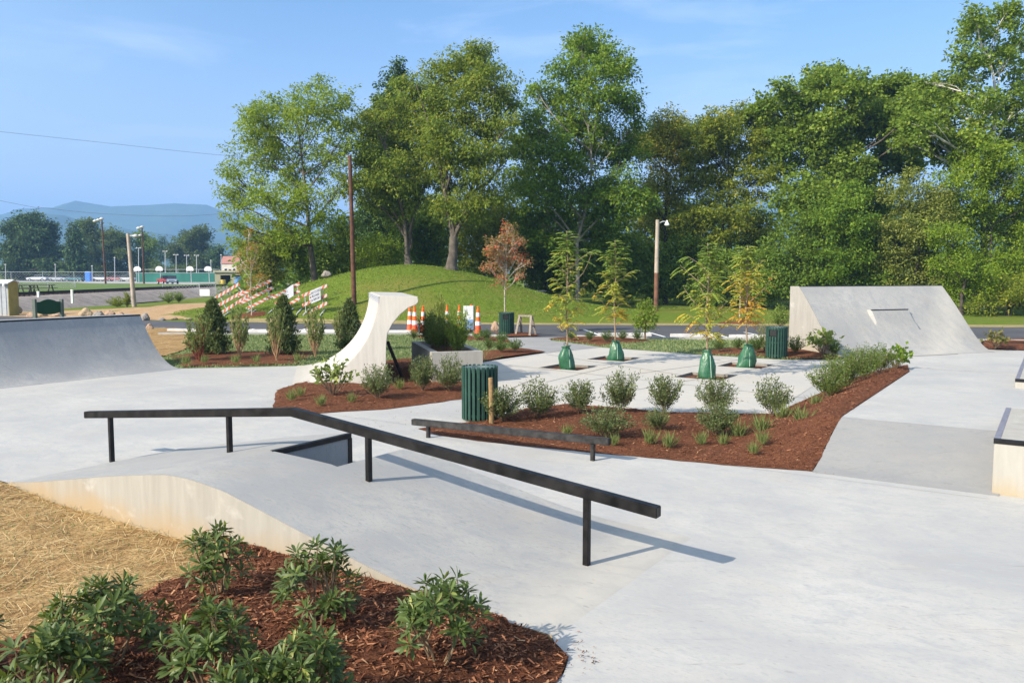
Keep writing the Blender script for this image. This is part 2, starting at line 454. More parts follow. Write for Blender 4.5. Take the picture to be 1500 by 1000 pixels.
sl = bpy.data.lights.new('sun', 'SUN'); sl.energy = 4.9; sl.angle = R(0.53); sl.color = (1.0, 0.90, 0.75)
so = bpy.data.objects.new('sun', sl); col.objects.link(so)
so.rotation_euler = Vector((SUN_H.x * math.cos(SUN_EL), SUN_H.y * math.cos(SUN_EL), -math.sin(SUN_EL))).to_track_quat('-Z', 'Y').to_euler()
scene.view_settings.view_transform = 'Standard'; scene.view_settings.look = 'None'
scene.view_settings.exposure = 0.90; scene.view_settings.gamma = 1
scene.cycles.max_bounces = 5; scene.cycles.diffuse_bounces = 3; scene.cycles.transmission_bounces = 3; scene.cycles.transparent_max_bounces = 4
scene.cycles.volume_bounces = 0
scene.cycles.use_denoising = True

# ------------------------------------------------------------------ terrain
def hill_z(x, y):
    sy = 4.8 if y < 51 else 7.0
    g = 3.15 * math.exp(-0.5 * ((x + 6.4) / 6.6) ** 2 - 0.5 * ((y - 51) / sy) ** 2) - 0.28
    return max(g, 0.0)
RAILX = -35.0
def zt(x, y):
    z = hill_z(x, y)
    if y > 40:
        if x < RAILX - 2: z += 0.45 * min(1, (RAILX - 2 - x) / 4)
        z += 0.25 * max(0, min(1, (y - 45) / 30)) * (1 if x > -25 else 0)
    r = math.hypot(x, y)
    if y < 27.5 and abs(x - 3) < 22: z -= 0.25 * min(1, (27.5 - y) / 1.0)
    return z - 0.03 + (0.12 * noise.noise(Vector((x * .08, y * .08, 0))) * min(1, max(0, (r - 42) / 20)))

def sheet(name, pts, zfun, res, mat, kind='structure', smooth=True, jitter=0.25, edge_jit=0.0, parent=None, holes=()):
    "a ground sheet: outline pts (world xy), inner grid of spacing res, height zfun(x, y, distance to the edge)"
    out = []
    n = len(pts)
    for i in range(n):
        a = Vector(pts[i][:2]); b = Vector(pts[(i + 1) % n][:2])
        k = max(1, int((b - a).length / (res * 1.0)))
        nr = Vector((b.y - a.y, a.x - b.x))
        if nr.length > 0: nr.normalize()
        for j in range(k):
            p = a + (b - a) * (j / k)
            if edge_jit: p = p + nr * (edge_jit * noise.noise(Vector((p.x * 4, p.y * 4, 3.3))) + edge_jit * .5 * noise.noise(Vector((p.x * 19, p.y * 19, 1.3))))
            out.append(p)
    P = np.array([(p.x, p.y) for p in out])
    x0, y0 = P.min(0); x1, y1 = P.max(0)
    gx, gy = np.meshgrid(np.arange(x0, x1, res), np.arange(y0, y1, res))
    q = np.stack([gx.ravel(), gy.ravel()], 1) + rng.uniform(-jitter, jitter, (gx.size, 2)) * res
    # inside test and distance to the outline
    A = P; B = np.roll(P, -1, 0)
    inside = np.zeros(len(q), bool); dist = np.full(len(q), 1e9)
    for (ax, ay), (bx, by) in zip(A, B):
        cond = (ay > q[:, 1]) != (by > q[:, 1])
        with np.errstate(divide='ignore', invalid='ignore'):
            xi = (bx - ax) * (q[:, 1] - ay) / (by - ay) + ax
        inside ^= cond & (q[:, 0] < xi)
        d = np.array((bx - ax, by - ay)); L2 = max(d @ d, 1e-12)
        t = np.clip(((q - (ax, ay)) @ d) / L2, 0, 1)
        dist = np.minimum(dist, np.hypot(q[:, 0] - ax - t * d[0], q[:, 1] - ay - t * d[1]))
    keep = inside & (dist > res * 0.45)
    q = q[keep]; dist = dist[keep]
    nb = len(P)
    vs = [Vector(p) for p in P] + [Vector(p) for p in q]
    eds = [(i, (i + 1) % nb) for i in range(nb)]
    for hl in holes:
        b0 = len(vs); vs += [Vector(p[:2]) for p in hl]; eds += [(b0 + i, b0 + (i + 1) % len(hl)) for i in range(len(hl))]
    dist = np.concatenate([dist, np.zeros(len(vs) - nb - len(dist))])
    r = delaunay_2d_cdt(vs, eds, [], 1, 1e-6)
    ov, of, orig = r[0], r[2], r[3]
    def within(p, poly):
        c = False
        for (ax, ay), (bx, by) in zip(poly, poly[1:] + poly[:1]):
            if (ay > p[1]) != (by > p[1]) and p[0] < (bx - ax) * (p[1] - ay) / (by - ay) + ax: c = not c
        return c
    if holes:
        hp = [[(p[0], p[1]) for p in hl] for hl in holes]
        of = [f for f in of if not any(within((sum(ov[i].x for i in f) / len(f), sum(ov[i].y for i in f) / len(f)), h_) for h_ in hp)]
    dd = []
    for o in orig:
        i = o[0] if o else 0
        dd.append(dist[i - nb] if i >= nb else 0.0)
    V3 = [(p.x, p.y, zfun(p.x, p.y, d)) for p, d in zip(ov, dd)]
    me = bpy.data.meshes.new(name); me.from_pydata(V3, [], [tuple(f) for f in of])
    # face up
    import bmesh
    bm = bmesh.new(); bm.from_mesh(me)
    for f in bm.faces:
        if f.normal.z < 0: f.normal_flip()
        f.smooth = smooth
    bm.to_mesh(me); bm.free()
    me.materials.append(mat)
    o = link(name, me, parent)
    if kind: o['kind'] = kind
    return o

def px(*pp, z=0.0):
    return [G(x, y, z) for x, y in pp]

def axis(lo, hi, fine_lo, fine_hi, step, k=1.28):
    a = list(np.arange(fine_lo, fine_hi + step * .5, step)); s = step
    v = fine_lo; left = []
    while v > lo: s *= k; v -= s; left.append(max(v, lo))
    s = step; v = fine_hi; right = []
    while v < hi: s *= k; v += s; right.append(min(v, hi))
    return left[::-1] + a + right
xs = axis(-4000, 4000, -60, 45, 0.9); ys = axis(-60, 6500, 26, 110, 0.9)
V3 = np.array([(x, y, zt(x, y)) for y in ys for x in xs]); nx, ny = len(xs), len(ys)
ii = np.arange(nx * ny).reshape(ny, nx)
Fq = np.stack([ii[:-1, :-1].ravel(), ii[:-1, 1:].ravel(), ii[1:, 1:].ravel(), ii[1:, :-1].ravel()], 1)
g = np_mesh('ground', V3, Fq, HILLG, smooth=True); tag(g, kind='structure')

# mountains, real distance
def mountain(name, prof, d, depth, mat):
    vs = []; n = len(prof)
    rows = 10
    for j in range(rows):
        t = j / (rows - 1)
        for x, y in prof:
            p = D(x, y, d)
            hgt = p.z * (1 - t) ** 1.1
            wob = 0.10 * p.z * noise.noise(Vector((x * .03, j * .9, d * .01))) * (0 if j == 0 else 1)
            vs.append((p.x, d - depth * t, max(hgt + wob, -1) if j < rows - 1 else -2))
        
    vs = np.array(vs); ii = np.arange(n * rows).reshape(rows, n)
    Fq = np.stack([ii[:-1, :-1].ravel(), ii[:-1, 1:].ravel(), ii[1:, 1:].ravel(), ii[1:, :-1].ravel()], 1)
    # the far slope
    bk = vs[:n].copy(); bk[:, 1] += depth; bk[:, 2] = -2
    vs2 = np.vstack([vs, bk]); k0 = len(vs)
    Fb = np.stack([ii[0, :-1], np.arange(k0, k0 + n - 1), np.arange(k0 + 1, k0 + n), ii[0, 1:]], 1)
    return tag(np_mesh(name, vs2, np.vstack([Fq, Fb]), mat, smooth=True), kind='structure')
def mtmat():
    a = Mat('wooded mountain', 0.95, 0.05)
    a.color(a.ramp(a.noise(0.02, 8, 0.7), [(0.3, (0.03, 0.06, 0.02)), (0.7, (0.07, 0.11, 0.035))])); return a.m
MT = mtmat()
def densify(pr, k=5, amp=0.8):
    o = []
    for (x0, y0), (x1, y1) in zip(pr, pr[1:]):
        for j in range(k):
            t = j / k; x = x0 + (x1 - x0) * t
            o.append((x, y0 + (y1 - y0) * t + amp * noise.noise(Vector((x * .06, y0 * .01, 0)))))
    return o + [pr[-1]]
mountain('mountain', densify([(-1500, 360), (-700, 330), (-300, 325), (-100, 325), (0, 315), (28, 306), (77, 304), (110, 294), (140, 299), (163, 302.5), (200, 301), (257, 298), (303, 300), (334, 312), (380, 326), (470, 330), (600, 318), (760, 305), (900, 300), (1050, 295), (1200, 290), (1350, 296), (1500, 305), (1800, 320), (2500, 340), (3200, 370)]), 3100, 900, MT)
mountain('foothill', densify([(-1500, 372), (-600, 352), (-200, 335), (0, 326), (60, 312), (95, 316), (130, 326), (200, 338), (270, 345), (330, 352), (420, 360), (700, 358), (1100, 350), (1500, 345), (2200, 360), (3000, 375)]), 2100, 700, MT)

# ------------------------------------------------------------------ paved floor and roads
EV = Vector((0.26, -0.966, 0)).normalized()    # axis of the wave and the planter, towards the eye
PV = Vector((0.966, 0.26, 0)).normalized()
lq0 = G(265, 540); LQN = toUV(lq0)          # far end of the left quarter pipe's foot
LQU = LQN[0] + 0.12
def flat(h): return lambda x, y, d: h
floor_pts = [(-0.5, -3.0), G(600, 1250)[:2], G(770, 1060)[:2], G(805, 1008)[:2], G(826, 985)[:2], G(832, 966)[:2], G(817, 950)[:2], W(-2.72, 4.60)[:2], W(-9.9, 4.60)[:2], W(-22, 4.60)[:2]] + [W(LQU - 1.0, LQN[1] - 13.5)[:2], W(LQU - 1.0, LQN[1])[:2]] + \
    [p[:2] for p in px((268, 539), (433, 535.5), (500, 528), (590, 528), (640, 540), (700, 531), (800, 516.5), (880, 508), (1048, 520.5), (1150, 526.5), (1225, 527))] + \
    [(9.3, 23.9), (11.0, 25.2), (14.8, 26.2)] + [p[:2] for p in px((1452, 510.5), (1560, 513))] + [(24, 24), (24, -3.0)]
PITS = []
for bx_, by_ in ((833, 538.5), (900, 526), (1036, 552), (1094, 536)):
    c_ = G(bx_, by_); c_ = Vector((c_.x, c_.y + .12, 0)); s_ = .56
    PITS.append([c_ + (Vector((UX, UY, 0)) * a + Vector((VX, VY, 0)) * b) * s_ for a, b in ((-1, -1), (1, -1), (1, 1), (-1, 1))])
sheet('skatepark_floor', floor_pts, flat(0.0), 2.2, FLOORC, smooth=False, jitter=0.1, holes=PITS)
# plaza laid on it
plaza = px((690, 590), (707, 562), (712, 552), (740, 529), (800, 518), (880, 509.5), (1048, 521.5), (1150, 527.5), (1232, 529), (1240, 545), (1190, 566), (1150, 592), (1128, 606), (1000, 608), (820, 596), (700, 606))
sheet('plaza', plaza, flat(0.005), 1.8, PLAZAC, smooth=False, jitter=0.1, holes=PITS)
# saw-cut joints of plaza and floor, thin dark lines let into the concrete
def jointmat():
    a = Mat('dark joint', 0.9, 0.1); a.color(a.ramp(a.noise(5, 3), [(0.3, (0.13, 0.12, 0.11)), (0.7, (0.22, 0.205, 0.18))])); return a.m
JM = jointmat()
def jointlight():
    a = Mat('floor joint', 0.9, 0.1); a.color(a.ramp(a.noise(5, 3), [(0.3, (0.35, 0.33, 0.29)), (0.7, (0.40, 0.38, 0.34))])); return a.m
def strip(mb, a, b, wd, z):
    a = Vector(a[:2]); b = Vector(b[:2]); d = (b - a).normalized(); n = Vector((-d.y, d.x)) * wd / 2
    mb.add([(a.x - n.x, a.y - n.y, z), (a.x + n.x, a.y + n.y, z), (b.x + n.x, b.y + n.y, z), (b.x - n.x, b.y - n.y, z)], [(0, 3, 2, 1)])
mb = MB()
for a, b in [((928, 572), (1240, 517)), ((760, 560), (925, 598)), ((745, 535), (1180, 583)), ((800, 560), (900, 536)), ((700, 548), (830, 540)),
             ((845, 560), (1128, 521)), ((985, 514.5), (1150, 537)), ((800, 519), (1040, 556)), ((735, 575), (790, 552))]:
    strip(mb, G(*a), G(*b), 0.022, 0.009)
tag(mb.build('plaza_joints', JM), kind='structure')
mb = MB()
for a, b in [(W(-12, 9.9), W(-0.5, 10.02)), (W(-14, 2.2), W(-16.5, 12)),
             (W(2.6, 10.0), W(3.0, 1.0)), (W(-2.4, 20.3), W(-0.6, 20.45))]:
    strip(mb, a, b, 0.009, 0.005)
tag(mb.build('floor_joints', jointlight()), kind='structure')
# path up to the car park
sheet('path', [p[:2] for p in px((741, 494.5), (838, 493.6), (806, 498), (880, 508.3), (800, 517), (766, 512), (752, 506))], flat(0.006), 1.5, PATHM, smooth=False, jitter=0.1)

# road and car park
def roadz(x, y, d): return max(zt(x, y), -0.03) * 0 - 0.012
road = [G(-250, 476), G(0, 477), G(230, 485), G(235, 490), G(600, 489.5), G(860, 495.5), G(1090, 497.5), G(1500, 499), G(2000, 504), G(2000, 482), G(1500, 479), G(1090, 476.5), G(860, 475.5), G(560, 474), G(420, 473), G(230, 469.5), G(0, 463), G(-250, 458)]
sheet('road', [p[:2] for p in road], roadz, 3.0, ASPH, smooth=False, jitter=0.1)
# pale kerb along the car park
mb = MB()
kp = [G(232, 490.6), G(420, 490.3), G(600, 490.2), G(742, 493.6)]
for a, b in zip(kp, kp[1:]): mb.beam((a.x, a.y, 0.03), (b.x, b.y, 0.03), 0.15, 0.12)
kp = [G(838, 494.2), G(930, 496.6), G(1090, 498.2), G(1156, 498.8)]
for a, b in zip(kp, kp[1:]): mb.beam((a.x, a.y, 0.03), (b.x, b.y, 0.03), 0.15, 0.12)
kp = [G(1408, 500), G(1500, 501), G(1700, 503)]
for a, b in zip(kp, kp[1:]): mb.beam((a.x, a.y, 0.03), (b.x, b.y, 0.03), 0.15, 0.12)
tag(mb.build('kerb', plain('kerb concrete', (0.36, 0.35, 0.33), 0.8, 0.2, 0.1, 2), bevel=0.01), kind='structure')
mb = MB()
for a, b in [((336, 488), (372, 481.5)), ((420, 488), (450, 481)), ((855, 482.5), (884, 492.5)), ((950, 486.5), (978, 494.5)), ((1047, 489), (1072, 495.8)), ((1090, 486.5), (1108, 490)), ((560, 488), (545, 481))]:
    strip(mb, G(*a, -0.008), G(*b, -0.008), 0.11, -0.006)
tag(mb.build('parking_lines', WHITE), kind='structure')

# soft verges and bare soil, draped on the ground a little above it
def drape(h): return lambda x, y, d: zt(x, y) + h + min(d, 0.3) * 0.03
VERGE = grassground('dry verge', ((0.30, 0.25, 0.11), (0.38, 0.30, 0.15), (0.46, 0.36, 0.20)), (0.20, 0.22, 0.06), 0.6)
sheet('verge', [p[:2] for p in (G(500, 470.5), G(860, 472.5), G(1090, 473), G(1500, 475), G(1900, 478), G(2000, 481), G(1500, 478.6), G(1090, 476.2), G(860, 475.2), G(560, 473.6), G(420, 472.6), G(330, 470.6), G(340, 468))], drape(0.01), 0.8, VERGE, edge_jit=0.12)
sheet('bare_soil', [p[:2] for p in (G(-60, 457), G(60, 456), G(160, 452.5), G(225, 448.5), G(300, 446.5), G(318, 452), G(300, 458), G(240, 461), G(280, 466), G(232, 469), G(0, 462.3))], drape(0.012), 0.8, SOILG, edge_jit=0.3)
sheet('straw_patch', [p[:2] for p in (G(160, 481), G(260, 480.5), G(292, 492), G(290, 505), G(245, 521), G(215, 520), G(150, 512))], lambda x, y, d: 0.012 + min(d, .4) * .05, 0.35, STRAWG, edge_jit=0.15)
# grass between kerb and concrete
lawn1 = [G(302, 491.4), G(420, 491.3), G(600, 491.2), G(742, 494.6), G(752, 506), G(766, 512), G(740, 523), G(705, 531), G(640, 541), G(590, 529), G(500, 529), G(470, 534), G(433, 536), G(268, 539.5), W(LQU - 1.0, LQN[1]), G(222, 528), G(262, 517), G(292, 506)]
lawn2 = [G(842, 495.4), G(930, 497.8), G(1090, 499.4), G(1156, 500), G(1245, 510), G(1236, 526), G(1150, 527), G(1048, 521), G(880, 508.6), G(806, 498.6)]
def lawnz(x, y, d): return 0.006 + min(d, 0.8) * 0.05 + 0.012 * noise.noise(Vector((x * 1.5, y * 1.5, 0)))
LAWNS = [sheet('lawn', [p[:2] for p in lawn1], lawnz, 0.45, LAWNG), sheet('lawn', [p[:2] for p in lawn2], lawnz, 0.45, LAWNG)]
lawn3 = [G(1395, 497.5, 0), G(1700, 503), G(1800, 515), G(1500, 513), G(1452, 511), (14.9, 26.3), (11.0, 27.5)]

# ------------------------------------------------------------------ mulch beds
def bump(x, y, a, s): return a * (noise.noise(Vector((x * s, y * s, 1.7))) + 0.5 * noise.noise(Vector((x * s * 2.3, y * s * 2.3, 5.1))))
def mulchz(rise, reach, amp, extra=None):
    def f(x, y, d):
        z = 0.008 + rise * (1 - math.exp(-d / reach)) + (bump(x, y, amp, 9) + bump(x, y, amp * .8, 26)) * min(1, d / 0.08)
        return max(z, 0.007) + (extra(x, y) if extra else 0.0)
    return f
def sst(a, b, t):
    t = max(0, min(1, (t - a) / (b - a))); return t * t * (3 - 2 * t)
DECK_U, DECK_Z = -2.38, 0.45
def bankrise(x, y):
    u, v = toUV((x, y))
    if u > DECK_U: h = 1.0
    else: h = 1 - sst(0.0, 1.5, DECK_U - u)
    t = max(0, min(1, (v - 10.25) / 1.5)); t = t - .042 * math.sin(2 * math.pi * t) * (1 - t)
    return t * DECK_Z * h * (1 - sst(18.0, 19.2, v))
NEARBED = [W(-6.40, 4.56), W(-5.2, 4.56), W(-4.2, 4.56), W(-3.4, 4.56), W(-2.72, 4.53), G(818, 950), G(833, 966), G(826, 985), G(805, 1008), G(770, 1060), G(600, 1250), G(0, 1300), G(-160, 1180), G(-200, 1010), G(-60, 960), G(60, 925), G(150, 893), G(225, 862), G(290, 832), G(340, 823)]
def nearz(x, y, d):
    u, v = toUV((x, y))
    return mulchz(0.075, 0.35, 0.016)(x, y, d if v < 4.3 else max(d, 0.05)) + 0.05 * sst(5.0, 3.6, v) * 0 + (0.05 if v > 4.35 and u < -3.0 else 0) * sst(4.3, 4.5, v)
NB = sheet('mulch_bed', [p[:2] for p in NEARBED], nearz, 0.04, MULCH, edge_jit=0.03)
MAINBED = [G(612, 628), G(640, 637), G(700, 646), G(760, 652.5), G(900, 666), G(1060, 681), W(DECK_U - .006, 10.24), W(DECK_U - .006, 10.6), W(DECK_U - .006, 11.2), W(DECK_U - .006, 11.75), W(DECK_U - .006, 15), W(DECK_U - .006, 18.6), G(1330, 534), G(1285, 543), G(1240, 556), G(1203, 575), G(1160, 594), G(1138, 606), G(1060, 606), G(980, 604), G(890, 596), G(830, 592), G(770, 598), G(728, 612), G(690, 618)]
MAIN = sheet('mulch_bed', [p[:2] for p in MAINBED], mulchz(0.05, 0.3, 0.015, bankrise), 0.065, MULCHF, edge_jit=0.02)
WAVEBED = [G(400, 598), G(404, 572), G(440, 560), G(500, 545), G(560, 530), G(612, 520), G(640, 540), G(700, 552), G(712, 566), G(706, 580), G(640, 590), G(560, 600), G(440, 607)]
WB = sheet('mulch_bed', [p[:2] for p in WAVEBED], mulchz(0.05, 0.3, 0.014), 0.08, MULCHF, edge_jit=0.035)
BEDS = [WB]
for poly in [((268, 539), (350, 536.5), (433, 535), (470, 524), (478, 516), (390, 516.5), (300, 517), (247, 523)),
             ((705, 531), (740, 523.5), (799, 516), (768, 511.5), (735, 513), (695, 517)),
             ((803, 497), (838, 494.6), (910, 495.6), (968, 501), (940, 505), (878, 507.3)),
             ((1016, 516.5), (1062, 510.5), (1122, 513), (1170, 511), (1226, 518), (1234, 526.5), (1152, 526.5), (1104, 522.5), (1048, 520.5)),
             ((595, 493), (700, 494.5), (742, 496), (750, 504), (690, 502), (600, 497)),
             ((722, 488.5), (772, 488), (792, 492.5), (745, 493.5)),
             ((1400, 505), (1430, 503), (1500, 505), (1560, 509), (1500, 513.5), (1455, 512), (1432, 511)),
             ((1430, 498.5), (1500, 497), (1600, 499), (1600, 504), (1500, 502), (1440, 502))]:
    BEDS.append(sheet('mulch_bed', [p[:2] for p in px(*poly)], lambda x, y, d: 0.03 + 0.10 * (1 - math.exp(-d / 0.5)) + bump(x, y, 0.015, 5) * min(1, d / .1), 0.16, MULCHF, edge_jit=0.05))
for i, (x, y, r) in enumerate([(368, 467, 0.75), (1085, 472.5, 0.85)]):
    p = G(x, y); pts = [(p.x + 1.3 * r * math.cos(a * .4488), p.y + r * math.sin(a * .4488)) for a in range(14)]
    sheet('mulch_bed', pts, lambda x, y, d: zt(x, y) + 0.02 + 0.14 * (1 - math.exp(-d / 0.4)), 0.16, MULCHF, edge_jit=0.05)
# straw covered slope by the near wall
STRAWB = [W(-24, 4.55), W(-18, 4.55), W(-10.4, 4.55), W(-9.9, 4.56), W(-8, 4.56), W(-6.44, 4.56), G(340, 824.5), G(290, 833), G(225, 863), G(150, 894), G(60, 926), G(-60, 961), G(-220, 1000), (-8, 2.2), (-16, 3), (-24, 9)]
sheet('straw_ground', [p[:2] for p in STRAWB], lambda x, y, d: 0.012 + 0.03 * (1 - math.exp(-d / .3)) + (bump(x, y, 0.018, 4) + bump(x, y, 0.008, 20)) * min(1, d / .1) - .075 * sst(-10.2, -8.6, toUV((x, y))[0]), 0.085, STRAWG, edge_jit=0.03)

def chips(name, obj, n, lmin, lmax, asp, mat, tilt=0.5, lift=0.006, accept=None, spill=0.0):
    "loose flat bits lying on a ground sheet, one object of stuff"
    me = obj.data
    V = np.empty(len(me.vertices) * 3, np.float32); me.vertices.foreach_get('co', V); V = V.reshape(-1, 3)
    T = np.array([tuple(p.vertices) for p in me.polygons]); A = V[T[:, 0]]; B = V[T[:, 1]]; C = V[T[:, 2]]
    ar = np.linalg.norm(np.cross(B - A, C - A), axis=1)
    idx = rng.choice(len(T), n, p=ar / ar.sum()); r1 = np.sqrt(rng.random(n))[:, None]; r2 = rng.random(n)[:, None]
    P = A[idx] * (1 - r1) + B[idx] * r1 * (1 - r2) + C[idx] * r1 * r2
    if accept is not None:
        k = accept(P); P = P[k]; n = len(P)
    P[:, 2] += lift * rng.random(n) + 0.002
    th = rng.uniform(0, 2 * np.pi, n); el = rng.normal(0, tilt, n) * 0.35
    d = np.stack([np.cos(th) * np.cos(el), np.sin(th) * np.cos(el), np.sin(el)], 1)
    up = np.stack([rng.normal(0, tilt * .5, n), rng.normal(0, tilt * .5, n), np.ones(n)], 1)
    s = np.cross(d, up); s /= np.linalg.norm(s, axis=1)[:, None]
    L = rng.uniform(lmin, lmax, n) ** 1.0; L = L[:, None]; Wd = L * rng.uniform(asp * .6, asp * 1.5, n)[:, None]
    if asp < 0.05: Wd = np.full((n, 1), 0.0045)
    P[:, 2] += np.abs(d[:, 2]) * L[:, 0] * 0.4
    q = np.stack([P - d * L / 2 - s * Wd / 2, P + d * L / 2 - s * Wd * rng.uniform(.1, .6, (n, 1)), P + d * L / 2 + s * Wd * rng.uniform(.1, .6, (n, 1)), P - d * L / 2 + s * Wd / 2], 1).reshape(-1, 3)
    o = np_mesh(name, q, np.arange(4 * n).reshape(n, 4), mat, tint=np.repeat(rng.random(n), 4))
    return tag(o, kind='stuff')
chips('mulch_chips', NB, 15000, 0.012, 0.06, 0.22, CHIP, 0.8, 0.012)
chips('mulch_chips', MAIN, 14000, 0.012, 0.05, 0.2, CHIP, 0.7, 0.012)
chips('mulch_chips', WB, 7000, 0.012, 0.05, 0.2, CHIP, 0.7, 0.012)
chips('straw', bpy.data.objects['straw_ground'], 60000, 0.05, 0.26, 0.02, STRAW, 0.35, 0.02, accept=lambda P: (P[:, 0] > -8.5) & (P[:, 1] > 3.2))
chips('straw', bpy.data.objects['straw_patch'], 3000, 0.08, 0.3, 0.03, STRAW, 0.4, 0.03)
# crumbs of bark kicked onto the concrete beside the beds
spill = MB()
sv = []; 
for cx, cy, sx, sy, n in [(862, 966, 14, 12, 26), (560, 617, 60, 9, 130), (392, 585, 10, 9, 40), (1200, 686, 14, 8, 60), (640, 605, 60, 10, 60), (1320, 533, 40, 4, 60), (845, 945, 9, 9, 14)]:
    for k in range(n):
        p = G(random.gauss(cx, sx), random.gauss(cy, sy)); sv.append((p.x, p.y))
q = []; tn = []
for x, y in sv:
    a = random.uniform(0, 6.28); L = random.uniform(.008, .028); wd = L * random.uniform(.15, .35); c, s = math.cos(a) * L, math.sin(a) * L
    q += [(x, y, .008), (x + c, y + s, .012), (x + c - s * wd / L, y + s + c * wd / L, .014), (x - s * wd / L, y + c * wd / L, .009)]; tn += [random.random()] * 4
u_, v_ = None, None
tag(np_mesh('bark_crumbs', np.array(q), np.arange(len(q)).reshape(-1, 4), CHIP, tint=np.array(tn)), kind='stuff')

def blades(name, objs, n, h0, h1, mat, sc=1.0):
    out = []; tn = []
    for o in objs:
        me = o.data
        V = np.empty(len(me.vertices) * 3, np.float32); me.vertices.foreach_get('co', V); V = V.reshape(-1, 3)
        T = np.array([tuple(p.vertices) for p in me.polygons]); A = V[T[:, 0]]; B = V[T[:, 1]]; C = V[T[:, 2]]
        ar = np.linalg.norm(np.cross(B - A, C - A), axis=1); m = int(n * ar.sum() / 2)
        idx = rng.choice(len(T), m, p=ar / ar.sum()); r1 = np.sqrt(rng.random(m))[:, None]; r2 = rng.random(m)[:, None]
        P = A[idx] * (1 - r1) + B[idx] * r1 * (1 - r2) + C[idx] * r1 * r2
        th = rng.uniform(0, 6.28, m); s = np.stack([np.cos(th), np.sin(th), 0 * th], 1) * 0.012 * sc
        hh = rng.uniform(h0, h1, m)[:, None]; tip = P + np.concatenate([rng.normal(0, .4, (m, 2)) * hh, hh], 1)
        out.append(np.stack([P - s, P + s, tip], 1).reshape(-1, 3)); tn.append(np.repeat(rng.random(m), 3))
    Vv = np.vstack(out)
    return tag(np_mesh(name, Vv, np.arange(len(Vv)).reshape(-1, 3), mat, tint=np.concatenate(tn)), kind='stuff')
GRASSB = leafmat('grass blades', (0.14, 0.19, 0.075), (0.205, 0.26, 0.11), (0.36, 0.34, 0.18), 0.3)
blades('grass', LAWNS, 300, 0.03, 0.075, GRASSB, 1.5)
def hill_blades(n):
    P = np.stack([rng.uniform(-21, 12, n), rng.uniform(41.3, 55, n)], 1)
    Z = np.array([zt(x, y) for x, y in P]); k = Z > .05; P = np.column_stack([P, Z])[k]; m = len(P)
    tuft = np.array([noise.noise(Vector((x * .9, y * .9, 0))) for x, y, z in P])
    th = rng.uniform(0, 6.28, m); s = np.stack([np.cos(th), np.sin(th), 0 * th], 1) * .03
    hh = (rng.uniform(.03, .075, m) * (1 + .6 * tuft))[:, None]; tip = P + np.concatenate([rng.normal(0, .5, (m, 2)) * hh, hh], 1)
    Vv = np.stack([P - s, P + s, tip], 1).reshape(-1, 3)
    ti = np.clip(.45 + .5 * tuft + rng.normal(0, .2, m), 0, 1)
    tag(np_mesh('grass', Vv, np.arange(len(Vv)).reshape(-1, 3), HILLB, tint=np.repeat(ti, 3)), kind='stuff')
HILLB = leafmat('hill grass blades', (0.14, 0.21, 0.025), (0.19, 0.27, 0.04), (0.30, 0.29, 0.09), .4)
hill_blades(42000)
blades('grass', [bpy.data.objects['straw_ground']], 60, 0.015, 0.05, GRASSB, .5)

# ------------------------------------------------------------------ funbox
PROF = [(-9.98, 0.0), (-9.345, .095), (-8.636, .225), (-7.986, .343), (-7.62, .405), (-7.276, .46), (-6.93, .496), (-6.63, .489), (-6.33, .479), (-6.05, .465), (-5.6, .385), (-5.18, .295), (-4.71, .205), (-4.35, .135), (-3.87, .055), (-3.4, .015), (-2.8, 0.0), (-2.6, 0.0)]
PU = np.array([p[0] for p in PROF]); PZ = np.array([p[1] for p in PROF])
def prof(u, v=5.87):
    # smoothed
    s = [np.interp(u + d, PU, PZ) for d in (-.22, -.11, 0, .11, .22)]
    z = float(np.mean(s)) if -9.9 < u < -7.3 or -5.8 < u < -2.7 else float(np.interp(u, PU, PZ))
    if u > -2.75: z -= .012 * (u + 2.75) / .13
    if u < -9.9: z -= .012 * (-9.9 - u) / .08
    return z + .028 * math.exp(-((u + 6.55) / .42) ** 2) * max(0, 1 - (v - V0) / (VN - V0))
V0, VN, V1 = 4.58, 5.87, 7.03
NU0, NU1 = -6.93, -5.98
funbox = thing('skate_ramp', 'long low concrete hump ramp with a notch cut through its crest under the black rail', 'skate ramp', (0, 0, 0))
us = sorted(set([round(x, 3) for x in np.arange(-9.98, -2.62, 0.115)] + [NU0, NU1, -2.62]))
us = [u for u in us if not (0 < abs(u - NU0) < .03 or 0 < abs(u - NU1) < .03)]
top = MB(); idx = {}
EPS = 0.006
def tp(u, v):
    k = (u, v)
    if k not in idx:
        idx[k] = len(top.v); top.v.append(tuple(W(u, v, prof(u, v) + EPS))); top.t.append(.5)
    return idx[k]
vbands = [V0, 5.0, 5.45, VN, 6.25, 6.65, V1]
for a, b in zip(us, us[1:]):
    for va, vb in zip(vbands, vbands[1:]):
        if va >= VN and a >= NU0 - 1e-6 and b <= NU1 + 1e-6: continue
        top.f.append((tp(a, va), tp(b, va), tp(b, vb), tp(a, vb))); top.m.append(0)
top.build('ramp_surface', RAMPC, funbox, smooth=True)
def curtain(uv, mb):
    "vertical face under a polyline on the ramp surface"
    pts = [W(u, v, prof(u, v) + EPS - 0.001) for u, v in uv]; lo = [Vector((p.x, p.y, -0.12)) for p in pts]
    n = len(pts)
    mb.add(pts + lo, [(i, i + 1, n + i + 1, n + i) for i in range(n - 1)])
side = MB(); curtain([(u, V0) for u in us], side)
side.build('side_wall', WALLC, funbox, smooth=False)
notch = MB()
curtain([(u, V1) for u in us if u <= NU0], notch); curtain([(u, V1) for u in us if u >= NU1], notch)
curtain([(NU0, v) for v in vbands if v >= VN], notch); curtain([(NU1, v) for v in vbands if v >= VN], notch)
curtain([(u, VN) for u in us if NU0 <= u <= NU1], notch)
